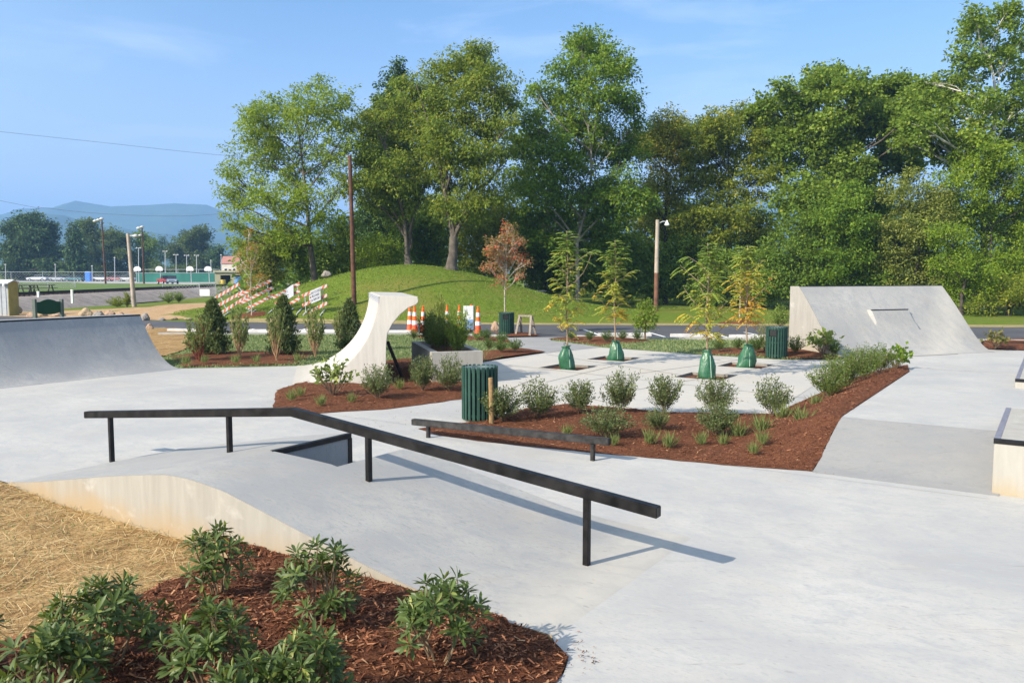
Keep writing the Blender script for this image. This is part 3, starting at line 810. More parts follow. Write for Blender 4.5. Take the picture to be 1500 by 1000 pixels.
notch.build('notch_wall', QPC, funbox)
ed = MB()   # angle iron on the take-off lip and its end
lipz = prof(NU0) + EPS
ed.prism([W(NU0 + .003, VN - .02, lipz + .004), W(NU0 + .014, VN - .02, lipz + .004), W(NU0 + .014, VN - .02, lipz - .05), W(NU0 + .003, VN - .02, lipz - .05)], (0, 0, 0), Vector((VX, VY, 0)) * (V1 - VN + .02))
ed.prism([W(NU0 - .05, VN, lipz + .005), W(NU0 + .003, VN, lipz + .005), W(NU0 + .003, VN, lipz + .001), W(NU0 - .05, VN, lipz + .001)], (0, 0, 0), Vector((VX, VY, 0)) * (V1 - VN))
ed.prism([W(NU0 + .003, V1 - .05, lipz), W(NU0 + .014, V1 - .05, lipz), W(NU0 + .014, V1 + .01, lipz), W(NU0 + .003, V1 + .01, lipz)], (0, 0, -.05), (0, 0, -.5))
ed.build('coping', BLACK, funbox)

# ------------------------------------------------------------------ rails
def square_rail(name, label, pts, sec, posts, psec, mat):
    root = thing(name, label, 'grind rail', tuple(W(posts[0][0], posts[0][1], posts[0][2])))
    base = Vector(root.location)
    mb = MB()
    h = sec / 2
    rows = []
    for i, (u, v, z) in enumerate(pts):
        rows.append([W(u, v + dv, z + dz - h) for dv, dz in ((-h, -h), (h, -h), (h, h), (-h, h))])
    vs = [p - base for r in rows for p in r]; fs = [(0, 1, 2, 3), tuple(len(vs) - 4 + k for k in (3, 2, 1, 0))]
    for i in range(len(rows) - 1):
        for k in range(4):
            fs.append((i * 4 + k, i * 4 + (k + 1) % 4, i * 4 + 4 + (k + 1) % 4, i * 4 + 4 + k))
    mb.add(vs, fs)
    mb.build('rail_bar', mat, root, bevel=0.006)
    up = [p[0] for p in pts]; zp = [p[2] for p in pts]
    for u, v, z in posts:
        m2 = MB(); zt_ = float(np.interp(u, up, zp)) - sec + .004
        m2.prism([W(u - psec / 2, v - psec / 2, z - .06) - base, W(u + psec / 2, v - psec / 2, z - .06) - base, W(u + psec / 2, v + psec / 2, z - .06) - base, W(u - psec / 2, v + psec / 2, z - .06) - base], (0, 0, 0), (0, 0, zt_ - z + .06))
        m2.build('post', mat, root, bevel=0.004)
    return root
RV = 5.86
square_rail('grind_rail', 'long black kinked steel rail over the concrete hump in front', [(-10.52, RV, .604), (-6.60, RV, 1.004), (-2.50, RV, .60)], 0.088,
            [(-9.98, RV, 0), (-7.64, RV, prof(-7.64)), (-5.54, RV, prof(-5.54)), (-3.13, RV, 0)], 0.052, BLACK)
square_rail('grind_rail', 'short low straight rail of worn black steel beside the mulch bed', [(-7.89, 9.3, .252), (-4.65, 9.3, .318)], 0.088,
            [(-7.6, 9.3, 0), (-4.89, 9.3, 0)], 0.05, WORN)

# ------------------------------------------------------------------ quarter pipes
def extr(mb, poly, base, run, ext, L, caps=True):
    "poly (s,z) along direction run, extruded L along ext"
    run = Vector(run); ext = Vector(ext); base = Vector(base)
    pts = [base + run * s + Vector((0, 0, z)) for s, z in poly]
    n = len(pts)
    mb.add(pts + [p + ext * L for p in pts], [(i, (i + 1) % n, n + (i + 1) % n, n + i) for i in range(n)] + ([tuple(range(n - 1, -1, -1)), tuple(range(n, 2 * n))] if caps else []))
Uv = Vector((UX, UY, 0)); Vv_ = Vector((VX, VY, 0))
qh, qr = 1.31, 1.71
qrun = math.sqrt(qr * qr - (qr - qh) ** 2)
arc = []
for i in range(19):
    t = i / 18; a = t * math.acos((qr - qh) / qr)
    t = math.sin(a) / math.sin(math.acos((qr - qh) / qr)); arc.append((-qrun * t, qh * t ** 2.15 + .006))
lqp = thing('quarter_pipe', 'long grey quarter pipe at the left with a thin black lip', 'quarter pipe', tuple(lq0))
mb = MB(); extr(mb, [(0.02, .004)] + arc[1:] + [(-qrun - .55, qh + .006), (-qrun - .55, -.1), (0.02, -.1)], (0, 0, 0), Uv, -Vv_, 13.0)
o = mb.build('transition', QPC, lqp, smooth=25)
mb = MB(); extr(mb, [(-qrun + .02, qh - .035), (-qrun + .012, qh + .014), (-qrun - .06, qh + .014), (-qrun - .06, qh + .007), (-qrun - .004, qh + .007), (-qrun - .004, qh - .035)], (0, 0, 0), Uv, -Vv_, 13.0)
mb.build('coping', BLACK, lqp)

RE = Vector((.935, .355, 0)).normalized(); RN = Vector((.355, -.935, 0)).normalized()   # along lip, down the face
rq0 = Vector((8.66, 24.95, 0))
rp_ = [(0, 2.0), (.5, 1.45), (1.0, .83), (1.35, .42), (1.6, .17), (1.85, .03), (2.05, .005)]
def rprof(r): return float(np.mean([np.interp(r + d, [p[0] for p in rp_], [p[1] for p in rp_]) for d in (-.12, -.06, 0, .06, .12)])) if r > .13 else float(np.interp(r, [0, .5], [2.0, 1.45]))
RL = 5.72
rqp = thing('quarter_pipe', 'tall concrete quarter pipe at the right with a small raised lip in its face', 'quarter pipe', tuple(rq0))
mb = MB(); rr = [i * .07 for i in range(30)]
pl = [(r, rprof(r)) for r in rr]
extr(mb, pl + [(2.05, -.1), (-.4, -.1), (-.4, 2.0)], (0, 0, 0), RN, RE, RL, caps=False)
o = mb.build('transition', RAMPC, rqp, smooth=25)
for L in (-.004, RL + .004):
    mb = MB(); pts = [RN * s + Vector((0, 0, z)) + RE * L for s, z in pl + [(2.05, -.1), (-.4, -.1), (-.4, 2.0)]]
    mb.add(pts, [tuple(range(len(pts)))]); mb.build('end_wall', WALLR, rqp)
mb = MB(); extr(mb, [(.012, 1.975), (.012, 2.014), (-.05, 2.014), (-.05, 2.003), (.003, 2.003), (.003, 1.97)], (0, 0, 0), RN, RE, RL); mb.build('coping', STEEL, rqp)
mb = MB()   # raised lip pushed out of the face, widening to the foot
bs = [(.80, 1.29), (.98, .93), (1.18, .58), (1.40, .30), (1.62, .12), (1.85, .03), (2.12, .006)]
n = len(bs); vs = []; fs = []
for i, (r, z) in enumerate(bs):
    t = i / (n - 1); s0 = 2.04 + .25 * t; s1 = 3.46 + .62 * t
    for s, off in ((s0 - .05 - .08 * t, -.02), (s0, 1), (s1, 1), (s1 + .05 + .08 * t, -.02)):
        q = RN * r + RE * s
        vs.append((q.x, q.y, z + .004 if off == 1 else rprof(r) - .03))
for i in range(n - 1):
    for k in range(3): fs.append((i * 4 + k, i * 4 + k + 1, i * 4 + k + 5, i * 4 + k + 4))
a = len(vs)
bk = RN * .62
for s in (2.02, 3.48): q = bk + RE * s; vs.append((q.x, q.y, 1.292))
fs += [(1, 2, a + 1, a), (0, 1, a), (2, 3, a + 1)]
mb.add(vs, fs); mb.build('raised_lip', RAMPC, rqp, smooth=25)
mb = MB(); extr(mb, [(.80, 1.27), (.815, 1.27), (.815, 1.305), (.74, 1.305), (.74, 1.297), (.80, 1.297)], RE * 2.03, RN, RE, 1.45); mb.build('lip_coping', STEEL, rqp)

# ------------------------------------------------------------------ raised deck with banks, ledges
deck = thing('raised_deck', 'raised concrete deck with a sloping grey bank beside the mulch bed', 'skate deck', tuple(W(DECK_U, 10.25)))
bw = Vector(deck.location)
mb = MB(); extr(mb, [(11.75, DECK_Z), (18.7, DECK_Z), (18.7, -.1), (11.75, -.1)], W(DECK_U, 0) - bw, Vv_, Uv, 6.0); mb.build('deck_top', FLOORC, deck)
def banksurf(v0, v1):
    pts = []
    for i in range(13):
        t = i / 12; z = DECK_Z * (t - .12 * math.sin(2 * math.pi * t) * 0.35 * (1 - t))
        pts.append((v0 + (v1 - v0) * t, z + .005))
    return pts
b1 = banksurf(10.25, 11.747)
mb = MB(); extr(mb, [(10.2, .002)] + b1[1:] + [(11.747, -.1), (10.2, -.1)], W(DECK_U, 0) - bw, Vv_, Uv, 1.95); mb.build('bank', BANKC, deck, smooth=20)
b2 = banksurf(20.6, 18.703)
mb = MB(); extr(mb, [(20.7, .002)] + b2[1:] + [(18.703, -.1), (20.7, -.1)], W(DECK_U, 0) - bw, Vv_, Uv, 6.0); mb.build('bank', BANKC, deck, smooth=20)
def ledge(label, u0, u1, v0, v1, z):
    t = thing('skate_ledge', label, 'skate ledge', tuple(W(u0, v0)))
    b0 = Vector(t.location); e = .055
    mb = MB(); mb.prism([W(u0, v0, -.1) - b0, W(u1, v0, -.1) - b0, W(u1, v1, -.1) - b0, W(u0, v1, -.1) - b0], (0, 0, 0), (0, 0, z + .1)); mb.build('block', LEDGEC, t, bevel=.008)
    def bar(ua, ub, va, vb):
        m.prism([W(ua, va, z - .045) - b0, W(ub, va, z - .045) - b0, W(ub, vb, z - .045) - b0, W(ua, vb, z - .045) - b0], (0, 0, 0), (0, 0, .049))
    m = MB(); bar(u0 - .006, u1, v0 - .006, v0 + e); m.build('coping', BLACK, t)
    m = MB(); bar(u0 - .006, u0 + e, v0 + e, v1 + .003); m.build('coping', PURPLE, t)
    return t
ledge('pale concrete ledge with black steel edge at the near end of the bank', -.50, 2.6, 10.27, 12.78, .605)
ledge('long concrete ledge with grey steel edge cut by the right picture border', -.53, 2.4, 16.4, 22.3, .60)

# ------------------------------------------------------------------ the wave
WQ = Vector((math.cos(R(-10)), math.sin(R(-10)), 0)); WN = Vector((-WQ.y, WQ.x, 0)); WE = Vector((-.22, .975, 0)).normalized()
w0 = WN * 16.687 + WQ * -7.8
wave = thing('wave_wall', 'white curling concrete wave with flat top slab standing in the mulch bed', 'skate wave', tuple(w0))
wp = []
for i in range(19):
    a = i / 18 * R(82.8)
    wp.append((2.0 * math.sin(a), 2.0 - 2.0 * math.cos(a) + .004))
wp2 = [(2.02, 1.927), (2.857, 1.911), (2.875, 1.80), (2.82, 1.742), (2.647, 1.67), (2.467, 1.527), (2.295, 1.328), (2.187, 1.125), (2.16, .888), (2.147, .4), (2.147, -.1), (0, -.1)]
mb = MB(); extr(mb, wp + wp2, (0, 0, 0), WQ, WE, 3.7)
o = mb.build('wave_body', WAVEC, wave, bevel=.012, angle=50, smooth=30)
mb = MB()
for k in range(4): extr(mb, [(1.99, 1.77 + k * .036), (1.972, 1.785 + k * .036), (1.99, 1.80 + k * .036), (2.01, 1.80 + k * .036), (2.01, 1.77 + k * .036)], WE * -.004, WQ, WE, 3.708)
mb.build('coping', plain('grooved lip', (0.34, 0.35, 0.37), 0.6, 0.3, 0.1, 8), wave)
st = thing('steel_strut', 'thin dark strut leaning in the shade behind the white wave', 'strut', tuple(G(592, 557)))
b0 = Vector(st.location)
top_ = D(567.5, 500, 18.3) - b0
mb = MB(); mb.beam((0, 0, -.05), top_, .07, .07, up=EV); mb.build('strut_bar', BLACK, st)
mb = MB(); mb.box((0, 0, .01), (.22, .22, .03)); mb.build('base_plate', BLACK, st)

# ------------------------------------------------------------------ planter box
p0 = G(632, 564); p0 = Vector((-1.73, 17.7, 0))
pl_ = thing('planter_box', 'square edged concrete planter box behind the near slatted bin', 'planter', tuple(p0))
LW, LD, LH, TW = 1.13, 3.05, .70, .15
def pbox(mb, s0, s1, t0, t1, z0, z1):
    mb.prism([PV * s0 - EV * t0, PV * s1 - EV * t0, PV * s1 - EV * t1, PV * s0 - EV * t1], (0, 0, z0), (0, 0, z1))
mb = MB()
pbox(mb, 0, LW, 0, TW, -.05, LH); pbox(mb, 0, LW, LD - TW, LD, -.05, LH); pbox(mb, 0, TW, TW, LD - TW, -.05, LH); pbox(mb, LW - TW, LW, TW, LD - TW, -.05, LH)
mb.build('box', LEDGEC, pl_)
mb = MB(); 
sv = []; n1, n2 = 9, 24
for j in range(n2):
    for i in range(n1):
        q = PV * (TW + (LW - 2 * TW) * i / (n1 - 1)) - EV * (TW + (LD - 2 * TW) * j / (n2 - 1))
        sv.append((q.x, q.y, .56 + .03 * noise.noise(Vector((i * .7, j * .7, 0)))))
mb.add(sv, [(j * n1 + i, j * n1 + i + 1, (j + 1) * n1 + i + 1, (j + 1) * n1 + i) for j in range(n2 - 1) for i in range(n1 - 1)])
mb.build('mulch_fill', MULCHF, pl_)

# ------------------------------------------------------------------ bins
def make_bin():
    t = thing('trash_can', 'x', 'trash can')
    r, h, n = .285, .90, 23
    mb = MB(); mb.lathe([(r - .035, .03), (r - .035, h - .06)], 24); mb.build('liner', CANDARK, t, smooth=False)
    mb = MB()
    for k in range(n):
        a = 2 * math.pi * k / n
        op = abs(((a + math.pi) % (2 * math.pi)) - math.pi) < .34          # the opening, in local +x
        rot = Matrix.Rotation(a, 3, 'Z')
        wd = 2 * math.pi * r / n * .64
        segs = [(.03, h - .27), (h - .075, h - .01)] if op else [(.03, h - .005)]
        for z0, z1 in segs:
            mb.box(rot @ Vector((r, 0, (z0 + z1) / 2)), (.022, wd, z1 - z0), rot)
    mb.build('slats', CANGREEN, t, bevel=.004, seg=1)
    for z in (.10, .46, .83):
        mb = MB(); mb.lathe([(r - .036, z - .02), (r - .012, z - .02), (r - .012, z + .02), (r - .036, z + .02)], 28)
        mb.build('hoop', CANGREEN, t)
    mb = MB(); mb.lathe([(r - .03, h - .07), (r - .012, h - .05), (r - .012, h - .028), (r - .05, h - .022), (.13, h - .018), (.10, h - .05), (.02, h - .06)], 28)
    mb.build('lid', plain('grey green lid', (0.085, 0.12, 0.115), 0.5, 0.4, 0.1, 6), t, smooth=False)
    mb = MB(); rot = Matrix.Rotation(0, 3, 'Z')
    mb.box((r - .035, 0, h - .17), (.03, .2, .18)); mb.build('opening', CANDARK, t)
    return t
BINS = 'slatted green bins'
b = make_bin(); b.location = tuple(G(703, 615)); b.rotation_euler.z = R(80); b['label'] = 'dark green slatted bin with a grey lid beside the small wooden stake'; b['group'] = BINS
copy_tree(b, tuple(G(1137, 524.5)), R(-130), label='dark green slatted bin in front of the tall right quarter pipe', group=BINS)
copy_tree(b, tuple(G(742, 491)), R(-95), label='dark green slatted bin below the small red-leaved tree', group=BINS)
t = tag(MB().build('wooden_stake', WOOD), 'short round tan wooden stake touching the near bin', 'stake')
p = G(717, 619); mb = MB(); mb.tube([(0, 0, -.1), (0, 0, .4), (-.012, .0, .74)], [.042, .042, .04], 10)
bpy.data.objects.remove(t)
t = mb.build('wooden_stake', WOOD, bevel=.006); t.location = tuple(G(720, 621.5, .03)); tag(t, 'short round tan wooden stake touching the near bin', 'stake')

# ------------------------------------------------------------------ foliage tools
def unit(v): return v / np.maximum(np.linalg.norm(v, axis=-1, keepdims=True), 1e-9)

def leaf_arrays(P, Dv, N, L, Wd, tint, fold=.12):
    "four-cornered leaves; P base, Dv direction, N normal"
    Dv = unit(Dv); S = unit(np.cross(Dv, N)); Nn = np.cross(S, Dv)
    L = L[:, None]; Wd = Wd[:, None]
    m = P + Dv * L * .45 + Nn * (L * fold)
    V = np.stack([P, m + S * Wd / 2, P + Dv * L, m - S * Wd / 2], 1).reshape(-1, 3)
    return V, np.repeat(tint, 4)
def leaves_obj(name, parts, mat, parent, loc=(0, 0, 0)):
    V = np.vstack([p[0] for p in parts]) - np.array(loc); T = np.concatenate([p[1] for p in parts])
    return np_mesh(name, V, np.arange(len(V)).reshape(-1, 4), mat, tint=T, parent=parent)

def sprays(centers, n_each, rs, leaf, asp=.5, droop=.25, tintspread=.25, tint0=.45, upbias=.9, flat_=.6):
    "clumps of leaves round each centre"
    k = len(centers); n = k * n_each
    c = np.repeat(centers, n_each, 0)
    off = rng.normal(0, 1, (n, 3)); off = unit(off) * (rng.random((n, 1)) ** .45)
    off[:, 2] *= flat_
    # each clump has a lean of its own
    lean = np.repeat(rng.normal(0, .35, (k, 2)), n_each, 0); off[:, 2] += (off[:, :2] * lean).sum(1)
    P = c + off * (rs if np.isscalar(rs) else np.repeat(rs, n_each)[:, None])
    Dv = unit(off * 1.0 + rng.normal(0, .55, (n, 3))); Dv[:, 2] -= droop
    N = rng.normal(0, .55, (n, 3)); N[:, 2] += upbias
    L = rng.uniform(.7, 1.3, n) * leaf
    ti = np.clip(np.repeat(rng.normal(tint0, tintspread * .6, k), n_each) + rng.normal(0, tintspread, n), 0, 1)
    return leaf_arrays(P, Dv, N, L, L * asp * rng.uniform(.8, 1.2, n), ti)

def lobe_points(c, rad, n, shell=2.4):
    d = unit(rng.normal(0, 1, (n, 3))); r = rng.random((n, 1)) ** (1 / shell)
    return np.array(c) + d * r * np.array(rad)

def limb(mb, a, b, r0, r1, sag=.15, n=5, wob=.06, sides=6):
    a = Vector(a); b = Vector(b); d = b - a; pts = []; rad = []
    side = Vector((random.gauss(0, 1), random.gauss(0, 1), random.gauss(0, .4))) * d.length * wob
    for i in range(n + 1):
        t = i / n
        p = a + d * t + side * math.sin(math.pi * t) + Vector((0, 0, d.length * sag * (t * (1 - t))))
        pts.append(p); rad.append(r0 + (r1 - r0) * t)
    mb.tube(pts, rad, sides, cap=False)
    return pts

def tree(name, label, base, lobes, d, leafm, barkm, leaf=.25, rs=.6, dens=1.0, trunk_r=.3, fork=None, group=None, cat='tree', droop=.25, asp=.5, dmix=None, n_each=34, flat_=.6, depth=.9, ti=.45, show=0.0, upbias=.9, zb=None, split=0.0):
    """base: photo x of the trunk foot; lobes (photo x, y, radius in photo pixels) at distance d.
    The crown is filled in depth too: each lobe gets its own offset along y."""
    bx = D(base, 400, d).x; z0 = zt(bx, d) if zb is None else zb
    root = thing(name, label, cat, (bx, d, z0), group=group)
    k = d / F; leaf *= .74; n_each = int(n_each * 1.9); dens *= 1.45
    C = []; 
    xs_ = [D(l[0], l[1], d).x for l in lobes]; hw = max(abs(x - bx) for x in xs_) + 1e-6
    cx = sum(xs_) / len(xs_)
    for l in lobes:
        r = l[2] * k * 1.07
        prof_d = depth * hw * math.sqrt(max(.05, 1 - min(1, abs(D(l[0], l[1], d).x - cx) / (hw * 1.15)) ** 2))
        offs = l[3] if len(l) > 3 else random.uniform(-prof_d, prof_d) * .8
        p = D(l[0], l[1], d + offs)
        C.append((p.x, d + offs, p.z, r * (d + offs) / d))
    parts = []; ends = []
    for (x, y, z, r) in C:
        n = max(3, int(5.0 * dens * (r / rs) ** 2))
        pts = lobe_points((x, y, z), (r, r * 1.05, r * .85), n)
        pts = pts[pts[:, 2] > z0 + .4]
        if len(pts) == 0: continue
        parts.append(sprays(pts, n_each, rs * rng.uniform(.7, 1.25, len(pts)), leaf, asp, droop, .22, ti, upbias, flat_))
        ends.append(((x, y, z, r), pts))
    leaves_obj('crown', parts, leafm, root, (bx, d, z0))
    mb = MB()
    zs = [c[2] for c in C]
    if fork is None: fork = z0 + (min(zs) - z0) * .9
    top = Vector((cx * .5 + bx * .5, d, fork + (max(zs) - fork) * .8)) - Vector((bx, d, z0))
    f = Vector(((cx - bx) * .12, 0, fork - z0))
    trunk_r *= .72
    mb.tube([(0, 0, -.4), (trunk_r * .02, 0, .0), (trunk_r * .1, .02, .35), f * .5 + Vector((trunk_r * .2, 0, 0)), f], [trunk_r * 1.75, trunk_r * 1.45, trunk_r * 1.1, trunk_r * .95, trunk_r * .85], 10, cap=False)
    if split:
        leads = [limb(mb, f - Vector((0, 0, .15)), Vector((top.x + sg * split, top.y + sg * .4, top.z)), trunk_r * .62, trunk_r * .12, .0, 7, .05, 8) for sg in (-1, 1)]
        for ld, sg in zip(leads, (-1, 1)):      # the stems part in a V
            pass
    else: leads = [limb(mb, f, top, trunk_r * .8, trunk_r * .12, 0, 7, .04)]
    for (x, y, z, r), pts in ends:
        tgt = Vector((x - bx, y - d, z - z0))
        tz = min(max(0.0, (tgt.z - f.z) / max(.1, top.z - f.z) - .28), .95)
        lead = min(leads, key=lambda q: abs(q[-1].x - tgt.x) + .3 * abs(q[-1].y - tgt.y)); st_ = lead[int(tz * 7)]
        r0 = trunk_r * (.5 - .35 * tz)
        lp = limb(mb, st_, tgt, r0, max(.02, r0 * .3), -.12, 5, .08)
        for q in pts[rng.choice(len(pts), min(len(pts), 7), replace=False)]:
            limb(mb, lp[random.randint(3, 5)], Vector(q) - Vector((bx, d, z0)), max(.018, r0 * .28), .01, -.1, 3, .1, 4)
    mb.build('trunk', barkm, root, smooth=True)
    return root

# ------------------------------------------------------------------ big trees
L_LOCUST = leafmat('locust leaves', (0.111, 0.195, 0.020), (0.271, 0.360, 0.034), (0.400, 0.436, 0.056), .45)
L_WALNUT = leafmat('drooping leaves', (0.091, 0.148, 0.020), (0.230, 0.286, 0.039), (0.380, 0.335, 0.060), .42)
L_ASH = leafmat('ash leaves', (0.070, 0.148, 0.017), (0.191, 0.296, 0.032), (0.300, 0.371, 0.044), .42)
L_BROWN = leafmat('browning leaves', (0.146, 0.174, 0.025), (0.356, 0.352, 0.056), (0.633, 0.400, 0.085), .42)
L_YELLOW = leafmat('yellow green leaves', (0.111, 0.157, 0.017), (0.271, 0.305, 0.034), (0.460, 0.371, 0.056), .42)
L_SYC = leafmat('sycamore leaves', (0.091, 0.157, 0.020), (0.230, 0.324, 0.041), (0.380, 0.426, 0.077), .42)
L_BRIGHT = leafmat('bright understory leaves', (0.120, 0.213, 0.017), (0.271, 0.371, 0.032), (0.420, 0.462, 0.050), .45)
L_DARK = leafmat('deep green leaves', (0.063, 0.119, 0.019), (0.172, 0.265, 0.034), (0.286, 0.371, 0.046), .35)
L_OLIVE = leafmat('olive leaves', (0.120, 0.157, 0.032), (0.260, 0.286, 0.060), (0.380, 0.371, 0.099), .35)
L_SPRUCE = leafmat('spruce needles', (0.028, 0.065, 0.017), (0.069, 0.127, 0.031), (0.117, 0.173, 0.038), .1)
BT = 'tall trees behind the park'
tree('locust_tree', 'airy light green tree left of the utility pole with crown reaching over the barricades', 460,
     [(400, 188, 48), (452, 165, 42), (482, 150, 32), (372, 225, 44), (430, 240, 52), (352, 275, 30), (490, 215, 36), (395, 295, 46), (343, 325, 24), (455, 305, 46), (500, 270, 26), (375, 170, 28), (425, 345, 34), (345, 250, 20), (505, 190, 20), (360, 350, 22), (335, 290, 16), (470, 130, 18), (410, 150, 20)],
     53, L_LOCUST, BARK, .24, .62, .62, .27, group=BT, droop=.3, flat_=.45, depth=.8, ti=.5)
tree('walnut_tree', 'drooping tree on the left of the mound top with a forked trunk', 598,
     [(540, 175, 24), (533, 225, 26), (530, 275, 24), (585, 165, 38), (556, 200, 36), (610, 215, 40), (572, 255, 38), (632, 180, 36), (622, 275, 34), (556, 288, 28), (600, 125, 22), (640, 235, 26), (590, 310, 24), (545, 240, 20), (620, 140, 24)],
     52.5, L_WALNUT, BARK, .26, .62, .8, .30, group=BT, droop=.75, depth=.8, fork=3.6, split=1.7)
tree('walnut_tree', 'largest tree on the mound with a thick grey trunk split into two stems', 661,
     [(690, 105, 40), (655, 105, 32), (718, 125, 36), (680, 165, 46), (642, 195, 36), (722, 185, 34), (700, 235, 40), (655, 255, 32), (722, 285, 28), (690, 305, 28), (740, 225, 20), (632, 145, 26), (700, 80, 24), (735, 150, 24), (665, 215, 32), (650, 300, 20), (745, 180, 16)],
     50.5, L_WALNUT, BARK, .26, .62, .85, .42, group=BT, droop=.75, depth=.8, fork=4.6, split=2.6)
tree('ash_tree', 'tallest middle tree with a pale trunk showing high in its open top', 846,
     [(775, 168, 22), (768, 205, 24), (765, 262, 26), (795, 195, 22), (858, 70, 30), (838, 105, 30), (895, 95, 28), (880, 135, 38), (835, 165, 34), (920, 155, 22), (808, 145, 22), (862, 205, 48), (805, 230, 40), (915, 215, 34), (782, 275, 38), (850, 285, 50), (915, 285, 42), (805, 340, 40), (880, 345, 46), (765, 225, 20), (930, 180, 14), (785, 130, 14), (915, 105, 16), (775, 320, 26), (845, 60, 18)],
     57, L_ASH, BARKM, .30, .66, .9, .2, group=BT, droop=.35, asp=.55)
tree('oak_tree', 'slender brownish tree right of the tallest middle tree', 975,
     [(945, 208, 22), (975, 178, 22), (990, 195, 26), (955, 200, 24), (960, 220, 30), (1000, 225, 30), (980, 275, 40), (962, 330, 36), (945, 280, 26), (1000, 320, 30), (985, 200, 20)],
     63, L_BROWN, BARKD, .28, .62, .9, .22, group=BT)
tree('oak_tree', 'broad yellowish green tree above the street lamp and the orange sapling', 1070,
     [(1050, 185, 28), (1020, 200, 26), (1085, 170, 24), (1040, 205, 30), (1080, 215, 38), (1040, 258, 44), (1110, 262, 36), (1060, 315, 46), (1118, 205, 24), (1012, 318, 32), (1105, 340, 38), (1065, 185, 20), (1015, 230, 22), (1020, 365, 28)],
     60, L_YELLOW, BARKD, .28, .62, .9, .28, group=BT, flat_=.4)
tree('sycamore_tree', 'wide sycamore with lumpy top behind the right quarter pipe', 1235,
     [(1118, 162, 24), (1165, 148, 30), (1208, 130, 28), (1250, 132, 28), (1200, 185, 46), (1262, 185, 42), (1302, 168, 32), (1330, 160, 24), (1322, 132, 24), (1347, 138, 22), (1298, 128, 22), (1340, 185, 26), (1150, 218, 40), (1230, 245, 46), (1310, 235, 38), (1180, 285, 40), (1262, 300, 42), (1130, 190, 24), (1225, 112, 16), (1190, 112, 14), (1285, 140, 18), (1100, 175, 14), (1150, 128, 14)],
     59, L_SYC, BARK, .32, .62, .9, .32, group=BT, asp=.75, droop=.2)
tree('sycamore_tree', 'towering sycamore with white limbs at the upper right corner', 1440,
     [(1428, 42, 26), (1468, 30, 26), (1418, 85, 24), (1462, 88, 30), (1490, 62, 22), (1402, 138, 30), (1372, 130, 24), (1442, 158, 34), (1492, 150, 34), (1384, 185, 26), (1345, 170, 20), (1475, 205, 34), (1420, 215, 30), (1365, 165, 32), (1395, 220, 34), (1345, 212, 30), (1350, 185, 26), (1435, 20, 14), (1478, 14, 12), (1520, 100, 30), (1530, 180, 36), (1355, 120, 12)],
     53, L_SYC, BARKW, .28, .58, .62, .3, group=BT, asp=.75, droop=.2)
tree('spruce_tree', 'dark conifer tip peeking between the two mound trees', 580,
     [(580, 98, 9, 0), (580, 115, 16, 0), (578, 135, 24, 0), (578, 165, 32, 0), (575, 205, 40, 0), (575, 250, 46, 0), (575, 300, 52, 0), (570, 345, 54, 0)],
     66, L_SPRUCE, BARKD, .34, .6, .8, .25, group=BT, droop=.8)
UG = 'leafy undergrowth trees at the wood edge'
